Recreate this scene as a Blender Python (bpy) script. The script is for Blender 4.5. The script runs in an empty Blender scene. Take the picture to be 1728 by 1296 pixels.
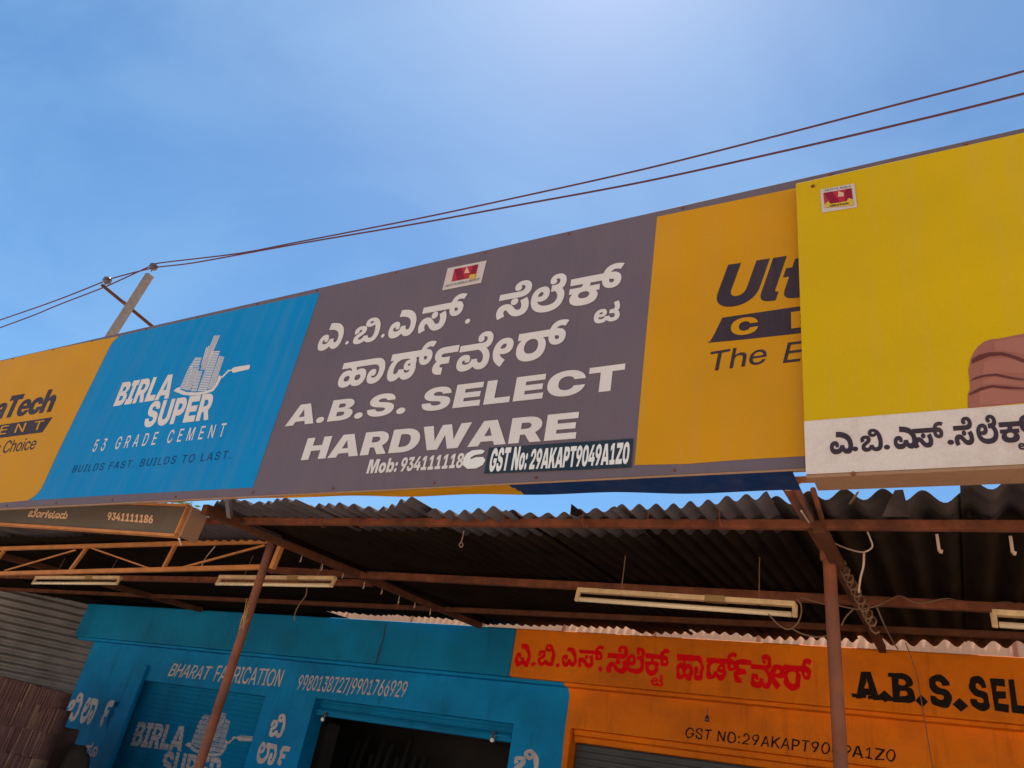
import bpy, bmesh, math, random
import numpy as np
from mathutils import Vector, Matrix, Quaternion
from mathutils.geometry import delaunay_2d_cdt
random.seed(7)
SC = bpy.context.scene
COL = SC.collection

# ------------------------------------------------------------------ camera
RX = Vector((0.87157011, 0.10755158, -0.47832854))     # world X in (right, up, forward) of the camera
RY = Vector((0.46318957, -0.5004085, 0.73146891))
RZ = Vector((0.16068903, 0.85908323, 0.48595786))
FOCAL, CX, CY, EYE = 1249.0, 864.0, 648.0, 1.6
cam = bpy.data.cameras.new('camera')
cam.sensor_width = 36.0
cam.lens = 36.0 * FOCAL / 1728.0
cam.clip_start, cam.clip_end = 0.05, 2000
camera = bpy.data.objects.new('camera', cam)
COL.objects.link(camera)
right = Vector((RX[0], RY[0], RZ[0])); up = Vector((RX[1], RY[1], RZ[1])); fwd = Vector((RX[2], RY[2], RZ[2]))
camera.matrix_world = Matrix(((right.x, up.x, -fwd.x, 0), (right.y, up.y, -fwd.y, 0), (right.z, up.z, -fwd.z, EYE), (0, 0, 0, 1)))
SC.camera = camera

# ------------------------------------------------------------------ sky, sun, exposure
SUN = Vector((-0.68, 1.0, 2.75)).normalized()
world = bpy.data.worlds.new('World'); SC.world = world; world.use_nodes = True
wn = world.node_tree.nodes; wl = world.node_tree.links
wn.clear()
sky = wn.new('ShaderNodeTexSky'); sky.sky_type = 'NISHITA'; sky.sun_disc = False
sky.sun_elevation = math.asin(SUN.z); sky.sun_rotation = math.atan2(SUN.x, SUN.y)
sky.air_density = 1.0; sky.dust_density = 0.7; sky.ozone_density = 3.0; sky.altitude = 900
tc = wn.new('ShaderNodeTexCoord')
cm = wn.new('ShaderNodeMapping'); cm.inputs['Scale'].default_value = (1.0, 1.6, 2.4); cm.inputs['Rotation'].default_value = (0.3, 0.2, 0.7)
cn = wn.new('ShaderNodeTexNoise'); cn.inputs['Scale'].default_value = 1.7; cn.inputs['Detail'].default_value = 7; cn.inputs['Roughness'].default_value = 0.55; cn.inputs['Distortion'].default_value = 0.6
cr = wn.new('ShaderNodeMapRange'); cr.inputs['From Min'].default_value = 0.40; cr.inputs['From Max'].default_value = 0.75; cr.inputs['To Max'].default_value = 0.5
mx = wn.new('ShaderNodeMix'); mx.data_type = 'RGBA'; mx.inputs['B'].default_value = (3.4, 5.6, 8.4, 1)
bg = wn.new('ShaderNodeBackground'); bg.inputs['Strength'].default_value = 0.06
wo = wn.new('ShaderNodeOutputWorld')
wl.new(tc.outputs['Generated'], cm.inputs['Vector']); wl.new(cm.outputs[0], cn.inputs['Vector'])
wl.new(cn.outputs['Fac'], cr.inputs['Value']); wl.new(cr.outputs[0], mx.inputs['Factor'])
hs = wn.new('ShaderNodeHueSaturation'); hs.inputs['Hue'].default_value = 0.492; hs.inputs['Saturation'].default_value = 1.19; hs.inputs['Value'].default_value = 1.48
wl.new(sky.outputs[0], hs.inputs['Color']); wl.new(hs.outputs[0], mx.inputs['A']); wl.new(mx.outputs['Result'], bg.inputs['Color']); wl.new(bg.outputs[0], wo.inputs['Surface'])
sd = bpy.data.lights.new('sun', 'SUN'); sd.energy = 5.0; sd.angle = math.radians(0.53); sd.color = (1.0, 0.93, 0.82)
sun = bpy.data.objects.new('sun', sd); COL.objects.link(sun)
sun.rotation_euler = SUN.to_track_quat('Z', 'Y').to_euler()
SC.view_settings.view_transform = 'Standard'; SC.view_settings.look = 'None'
SC.view_settings.exposure = 0.9; SC.view_settings.gamma = 1.0
SC.view_settings.use_curve_mapping = False
SC.cycles.max_bounces = 8; SC.cycles.diffuse_bounces = 5; SC.cycles.transmission_bounces = 4
SC.cycles.use_denoising = True

# ------------------------------------------------------------------ pixel to place
def ray(px, py):
    v = Vector((px - CX, CY - py, FOCAL))
    return Vector((v.dot(RX), v.dot(RY), v.dot(RZ)))
def W(px, py, y):                       # the point of the upright plane Y = y behind a pixel of the photograph
    r = ray(px, py); t = y / r.y
    return Vector((r.x * t, y, EYE + r.z * t))
class Plane:
    def __init__(s, o, u, v):
        s.o, s.u, s.v = Vector(o), Vector(u).normalized(), Vector(v)
        s.n = s.u.cross(s.v).normalized()           # towards the viewer
        s.v = s.n.cross(s.u).normalized()
    def uv(s, px, py):
        r = ray(px, py); e = Vector((0, 0, EYE))
        t = (s.o - e).dot(s.n) / r.dot(s.n); p = e + r * t - s.o
        return (p.dot(s.u), p.dot(s.v))
    def at(s, u, v, off=0.0): return s.o + s.u * u + s.v * v + s.n * off
def wall_plane(y): return Plane((0, y, 0), (1, 0, 0), (0, 0, 1))

# ------------------------------------------------------------------ materials
def mat(name, color, rough=0.7, vary=0.12, scale=3.0, dirt=None, dirt_amt=0.3, dirt_scale=2.0, streak=False, bump=0.0, bump_scale=40.0, metal=0.0, spec=0.5, trans=0.0, fine=0.06, chips=None, bump_dist=0.01, bump_det=5):
    m = bpy.data.materials.new(name); m.use_nodes = True
    n, l = m.node_tree.nodes, m.node_tree.links
    b = n['Principled BSDF']; b.inputs['Roughness'].default_value = rough; b.inputs['Metallic'].default_value = metal
    b.inputs['Specular IOR Level'].default_value = spec
    t = n.new('ShaderNodeTexCoord')
    def noise(sc, det=5, vec=None, ro=0.6):
        q = n.new('ShaderNodeTexNoise'); q.inputs['Scale'].default_value = sc; q.inputs['Detail'].default_value = det; q.inputs['Roughness'].default_value = ro
        l.new(vec or t.outputs['Object'], q.inputs['Vector']); return q.outputs['Fac']
    def ramp(x, a, b2, lo, hi):
        r = n.new('ShaderNodeMapRange'); r.inputs['From Min'].default_value = a; r.inputs['From Max'].default_value = b2
        r.inputs['To Min'].default_value = lo; r.inputs['To Max'].default_value = hi; l.new(x, r.inputs['Value']); return r.outputs[0]
    def mul(c, f):
        h = n.new('ShaderNodeHueSaturation'); 
        if isinstance(c, tuple): h.inputs['Color'].default_value = (*c, 1)
        else: l.new(c, h.inputs['Color'])
        l.new(f, h.inputs['Value']); return h.outputs[0]
    c = mul(tuple(color), ramp(noise(scale), 0.3, 0.7, 1 - vary, 1 + vary))
    if fine: c = mul(c, ramp(noise(120, 3), 0.3, 0.7, 1 - fine, 1 + fine))
    if dirt:
        vec = None
        if streak:
            mp = n.new('ShaderNodeMapping'); mp.inputs['Scale'].default_value = (9, 9, 0.7); l.new(t.outputs['Object'], mp.inputs['Vector']); vec = mp.outputs[0]
        f = ramp(noise(dirt_scale, 8, vec, 0.7), 0.45, 0.75, 0.0, dirt_amt)
        k = n.new('ShaderNodeMix'); k.data_type = 'RGBA'; l.new(f, k.inputs['Factor']); l.new(c, k.inputs['A']); k.inputs['B'].default_value = (*dirt, 1); c = k.outputs['Result']
    if chips:        # worn spots and rain streaks with a shape of their own
        f = ramp(noise(11, 6, None, 0.8), 0.70, 0.74, 0.0, 0.8)
        k = n.new('ShaderNodeMix'); k.data_type = 'RGBA'; l.new(f, k.inputs['Factor']); l.new(c, k.inputs['A']); k.inputs['B'].default_value = (*chips, 1); c = k.outputs['Result']
        mp = n.new('ShaderNodeMapping'); mp.inputs['Scale'].default_value = (5, 5, 0.5); l.new(t.outputs['Object'], mp.inputs['Vector'])
        c = mul(c, ramp(noise(2.0, 4, mp.outputs[0], 0.7), 0.56, 0.72, 1.0, 0.72))
        c = mul(c, ramp(noise(0.9, 3), 0.35, 0.65, 0.82, 1.12))
    l.new(c, b.inputs['Base Color'])
    l.new(ramp(noise(scale * 4), 0.3, 0.7, max(rough - 0.08, 0.05), min(rough + 0.08, 1)), b.inputs['Roughness'])
    if bump:
        q = n.new('ShaderNodeBump'); q.inputs['Strength'].default_value = bump; q.inputs['Distance'].default_value = bump_dist
        l.new(noise(bump_scale, bump_det), q.inputs['Height']); l.new(q.outputs[0], b.inputs['Normal'])
    if trans:
        tr = n.new('ShaderNodeBsdfTranslucent'); l.new(c, tr.inputs['Color'])
        ms = n.new('ShaderNodeMixShader'); ms.inputs[0].default_value = trans
        l.new(b.outputs[0], ms.inputs[1]); l.new(tr.outputs[0], ms.inputs[2]); l.new(ms.outputs[0], n['Material Output'].inputs['Surface'])
    return m
M = {}
DUST = (0.30, 0.21, 0.14)
def flex(name, c, **k): M[name] = mat(name, c, rough=0.6, vary=0.05, scale=1.2, dirt=DUST, dirt_amt=0.10, dirt_scale=1.3, streak=True, bump=0.6, bump_scale=2.2, bump_dist=0.045, bump_det=1.2, spec=0.12, fine=0.03, **k)
flex('flex_grey', (0.138, 0.098, 0.112))
flex('flex_orange', (0.56, 0.235, 0.004))
flex('flex_blue', (0.0, 0.20, 0.44))
flex('flex_yellow', (0.58, 0.34, 0.0))
flex('flex_white', (0.56, 0.44, 0.37))
flex('print_cream', (0.66, 0.56, 0.50))
flex('print_dark', (0.045, 0.028, 0.036))
flex('print_navy', (0.004, 0.045, 0.16))
flex('flex_navy', (0.008, 0.030, 0.11))
flex('sticker_navy', (0.016, 0.030, 0.045))
flex('sticker_white', (0.72, 0.66, 0.60))
flex('print_red', (0.42, 0.028, 0.045)); flex('print_maroon', (0.25, 0.012, 0.03))
flex('print_sun', (0.65, 0.38, 0.22)); flex('print_gold', (0.60, 0.36, 0.03))
flex('print_sleeve', (0.31, 0.105, 0.070)); flex('print_sleeve_light', (0.35, 0.125, 0.085)); flex('print_fold', (0.12, 0.030, 0.025))
M['flex_band'] = mat('flex_band', (0.66, 0.52, 0.44), 0.6, 0.06, 1.5, dirt=(0.30, 0.15, 0.08), dirt_amt=0.45, dirt_scale=4.5, bump=0.4, bump_scale=4, spec=0.12)
M['frame_tan'] = mat('frame_tan', (0.34, 0.17, 0.085), 0.75, 0.2, 5, dirt=(0.12, 0.05, 0.03), dirt_amt=0.6, dirt_scale=5, bump=0.3)
M['frame_grey'] = mat('frame_grey', (0.16, 0.13, 0.14), 0.6, 0.15, 5, dirt=(0.14, 0.07, 0.04), dirt_amt=0.4, dirt_scale=4)
M['rust_red'] = mat('rust_red', (0.20, 0.060, 0.030), 0.85, spec=0.12, vary=0.4, scale=8, dirt=(0.07, 0.030, 0.02), dirt_amt=0.9, dirt_scale=7, bump=0.4, bump_scale=90)
M['rust_orange'] = mat('rust_orange', (0.52, 0.18, 0.04), 0.7, 0.2, 9, dirt=(0.22, 0.08, 0.03), dirt_amt=0.5, dirt_scale=8, bump=0.3, bump_scale=90)
M['pole_brown'] = mat('pole_brown', (0.25, 0.080, 0.040), 0.75, spec=0.15, vary=0.3, scale=6, dirt=(0.11, 0.08, 0.085), dirt_amt=0.9, dirt_scale=2.2, bump=0.25, bump_scale=70)
M['old_sheet'] = mat('old_sheet', (0.015, 0.009, 0.006), 0.95, spec=0.05, vary=0.3, scale=3, dirt=(0.035, 0.014, 0.006), dirt_amt=0.5, dirt_scale=2.2, bump=0.4, bump_scale=60)  # rear roof sheets; shade behind the front purlin is put into this darker colour
M['asbestos'] = mat('asbestos', (0.024, 0.014, 0.009), 0.95, spec=0.05, vary=0.25, scale=4, dirt=(0.025, 0.015, 0.01), dirt_amt=0.6, dirt_scale=3, bump=0.5, bump_scale=70)  # rear asbestos; its dark tone carries the shade deep under the roof
M['front_sheet'] = mat('front_sheet', (0.10, 0.078, 0.082), 0.85, spec=0.15, vary=0.25, scale=4, dirt=(0.07, 0.035, 0.025), dirt_amt=0.6, dirt_scale=3, bump=0.3)  # same roof at the overhang, paler to paint in the light from outside
M['asbestos_front'] = mat('asbestos_front', (0.075, 0.054, 0.050), 0.95, spec=0.08, vary=0.35, scale=4, dirt=(0.04, 0.022, 0.015), dirt_amt=0.7, dirt_scale=5, bump=0.5)  # lighter copy of the asbestos, light on the front edge painted in
M['rust_dark'] = mat('rust_dark', (0.13, 0.045, 0.022), 0.85, spec=0.1, vary=0.3, scale=8, dirt=(0.05, 0.02, 0.012), dirt_amt=0.7, dirt_scale=7, bump=0.4, bump_scale=90)
M['zinc'] = mat('zinc', (0.24, 0.20, 0.18), 0.5, 0.25, 2, dirt=(0.10, 0.07, 0.05), dirt_amt=0.7, dirt_scale=1.6, bump=0.2, metal=0.35)
PK = dict(spec=0.15, rough=0.62, vary=0.10, scale=1.6, dirt_scale=2.5, bump=0.35, bump_scale=14, fine=0.05)
M['blue_paint'] = mat('blue_paint', (0.0, 0.23, 0.50), dirt=(0.0, 0.10, 0.22), dirt_amt=0.55, chips=(0.30, 0.30, 0.30), **PK)
M['teal_paint'] = mat('teal_paint', (0.0, 0.19, 0.38), dirt=(0.0, 0.10, 0.16), dirt_amt=0.5, chips=(0.25, 0.28, 0.28), **PK)
M['orange_paint'] = mat('orange_paint', (0.80, 0.175, 0.002), dirt=(0.42, 0.10, 0.010), dirt_amt=0.6, chips=(0.45, 0.24, 0.12), **PK)
M['wall_white'] = mat('wall_white', (0.62, 0.50, 0.46), 0.8, 0.12, 8, fine=0.1, spec=0.1, dirt=(0.10, 0.16, 0.22), dirt_amt=0.5, dirt_scale=9)
M['wall_red'] = mat('wall_red', (0.78, 0.004, 0.008), 0.8, 0.12, 8, fine=0.1, spec=0.08)
M['wall_black'] = mat('wall_black', (0.018, 0.012, 0.010), 0.85, 0.2, 8, spec=0.08)
M['cream_sheet'] = mat('cream_sheet', (0.55, 0.32, 0.20), 0.6, 0.1, 4, trans=0.75)
M['plaster'] = mat('plaster', (0.36, 0.30, 0.24), 0.9, 0.15, 2, bump=0.4)
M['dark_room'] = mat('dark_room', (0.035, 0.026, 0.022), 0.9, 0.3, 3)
M['shutter_grey'] = mat('shutter_grey', (0.060, 0.060, 0.062), 0.55, 0.3, 4, dirt=(0.03, 0.02, 0.015), dirt_amt=0.6)
M['batten'] = mat('batten', (0.70, 0.44, 0.22), 0.5, 0.1, 10, dirt=(0.2, 0.09, 0.03), dirt_amt=0.5, dirt_scale=9)
M['tube'] = mat('tube', (0.80, 0.58, 0.36), 0.25, 0.05, 10, dirt=(0.4, 0.22, 0.1), dirt_amt=0.3, dirt_scale=5)
M['ballast'] = mat('ballast', (0.30, 0.17, 0.05), 0.6)
M['wire_pink'] = mat('wire_pink', (0.30, 0.16, 0.14), 0.5)
M['wire_brown'] = mat('wire_brown', (0.20, 0.10, 0.05), 0.6)
M['wire_white'] = mat('wire_white', (0.55, 0.36, 0.26), 0.5)
M['concrete'] = mat('concrete', (0.22, 0.17, 0.145), 0.9, 0.15, 6, dirt=(0.12, 0.08, 0.07), dirt_amt=0.5, dirt_scale=4, bump=0.4)
M['porcelain'] = mat('porcelain', (0.06, 0.035, 0.05), 0.25, 0.2, 10)
M['conductor'] = mat('conductor', (0.09, 0.035, 0.04), 0.9, spec=0.05)
M['clay'] = mat('clay', (0.15, 0.060, 0.045), 0.9, 0.35, 9, dirt=(0.06, 0.03, 0.025), dirt_amt=0.6, dirt_scale=9, bump=0.6)
M['clay_light'] = mat('clay_light', (0.22, 0.11, 0.06), 0.9, 0.35, 9, bump=0.6)
M['sack'] = mat('sack', (0.050, 0.030, 0.020), 0.95, 0.3, 12, bump=0.8, bump_scale=120)
M['straw'] = mat('straw', (0.50, 0.24, 0.06), 0.8, 0.2, 20)
M['chrome'] = mat('chrome', (0.55, 0.45, 0.38), 0.3, 0.1, 20, metal=0.6)
M['bark'] = mat('bark', (0.12, 0.08, 0.05), 0.9, 0.3, 8, bump=0.6)
M['leaf'] = mat('leaf', (0.10, 0.13, 0.03), 0.6, 0.4, 3, trans=0.35)
def ground_mat():
    m = mat('ground_dirt', (0.55, 0.46, 0.36), 0.95, 0.2, 0.6, dirt=(0.42, 0.33, 0.24), dirt_amt=0.5, dirt_scale=0.4, bump=0.6, bump_scale=20); return m
M['ground'] = ground_mat()

# ------------------------------------------------------------------ object helpers
def tag(o, label=None, cat=None, group=None, kind=None):
    if label: o['label'] = label
    if cat: o['category'] = cat
    if group: o['group'] = group
    if kind: o['kind'] = kind
    return o
def thing(name, label, cat, loc=(0, 0, 0), group=None):
    o = bpy.data.objects.new(name, None); COL.objects.link(o); o.location = loc
    o.empty_display_size = 0.1
    return tag(o, label, cat, group)
def link(name, me, material, parent=None, smooth=False):
    o = bpy.data.objects.new(name, me); COL.objects.link(o)
    if material and not me.materials: me.materials.append(M[material])
    if parent:
        o.parent = parent
        if parent.type == 'EMPTY' and parent.parent is None: o.location = -parent.location
    if smooth:
        me.polygons.foreach_set('use_smooth', [True] * len(me.polygons))
    return o
def mesh(name, verts, faces, material, parent=None, smooth=False):
    me = bpy.data.meshes.new(name); me.from_pydata([tuple(v) for v in verts], [], faces); me.update()
    return link(name, me, material, parent, smooth)
class MB:                                # collects pieces of ONE mesh
    def __init__(s): s.v = []; s.f = []
    def quad(s, *p):
        k = len(s.v); s.v += [Vector(q) for q in p]; s.f.append(tuple(range(k, k + len(p)))); return s
    def box(s, a, b):
        a, b = Vector(a), Vector(b)
        c = [(x, y, z) for x in (a.x, b.x) for y in (a.y, b.y) for z in (a.z, b.z)]
        k = len(s.v); s.v += [Vector(q) for q in c]
        s.f += [tuple(k + i for i in q) for q in ((0, 1, 3, 2), (4, 6, 7, 5), (0, 4, 5, 1), (2, 3, 7, 6), (0, 2, 6, 4), (1, 5, 7, 3))]; return s
    def bar(s, p, q, w, h=None, upv=(0, 0, 1)):   # a bar of rectangular section
        p, q = Vector(p), Vector(q); h = h or w; d = (q - p).normalized(); a = d.cross(Vector(upv))
        if a.length < 1e-4: a = d.cross(Vector((0, 1, 0)))
        a.normalize(); b = a.cross(d).normalized(); k = len(s.v)
        for e in (p, q):
            for i, j in ((-1, -1), (1, -1), (1, 1), (-1, 1)): s.v.append(e + a * (i * w / 2) + b * (j * h / 2))
        s.f += [(k, k + 3, k + 2, k + 1), (k + 4, k + 5, k + 6, k + 7)] + [(k + i, k + (i + 1) % 4, k + 4 + (i + 1) % 4, k + 4 + i) for i in range(4)]; return s
    def tube(s, pts, r, n=8, cap=True):
        pts = [Vector(p) for p in pts]; k = len(s.v); m = len(pts); ref = None
        rs = r if isinstance(r, (list, tuple)) else [r] * m
        for i, p in enumerate(pts):
            d = (pts[min(i + 1, m - 1)] - pts[max(i - 1, 0)]).normalized()
            if ref is None: ref = d.orthogonal().normalized()
            a = (ref - d * ref.dot(d)).normalized(); ref = a; b = d.cross(a)
            for j in range(n):
                t = 2 * math.pi * j / n; s.v.append(p + (a * math.cos(t) + b * math.sin(t)) * rs[i])
        for i in range(m - 1):
            for j in range(n):
                s.f.append((k + i * n + j, k + i * n + (j + 1) % n, k + (i + 1) * n + (j + 1) % n, k + (i + 1) * n + j))
        if cap: s.f += [tuple(k + j for j in range(n))[::-1], tuple(k + (m - 1) * n + j for j in range(n))]
        return s
    def build(s, name, material, parent=None, smooth=False, bevel=0.0):
        o = mesh(name, s.v, s.f, material, parent, smooth)
        if bevel:
            b = o.modifiers.new('bevel', 'BEVEL'); b.width = bevel; b.segments = 2; b.limit_method = 'ANGLE'
        return o
def copy_tree(o, parent=None):
    c = o.copy(); COL.objects.link(c); c.parent = parent
    for ch in o.children: copy_tree(ch, c)
    return c

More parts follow.
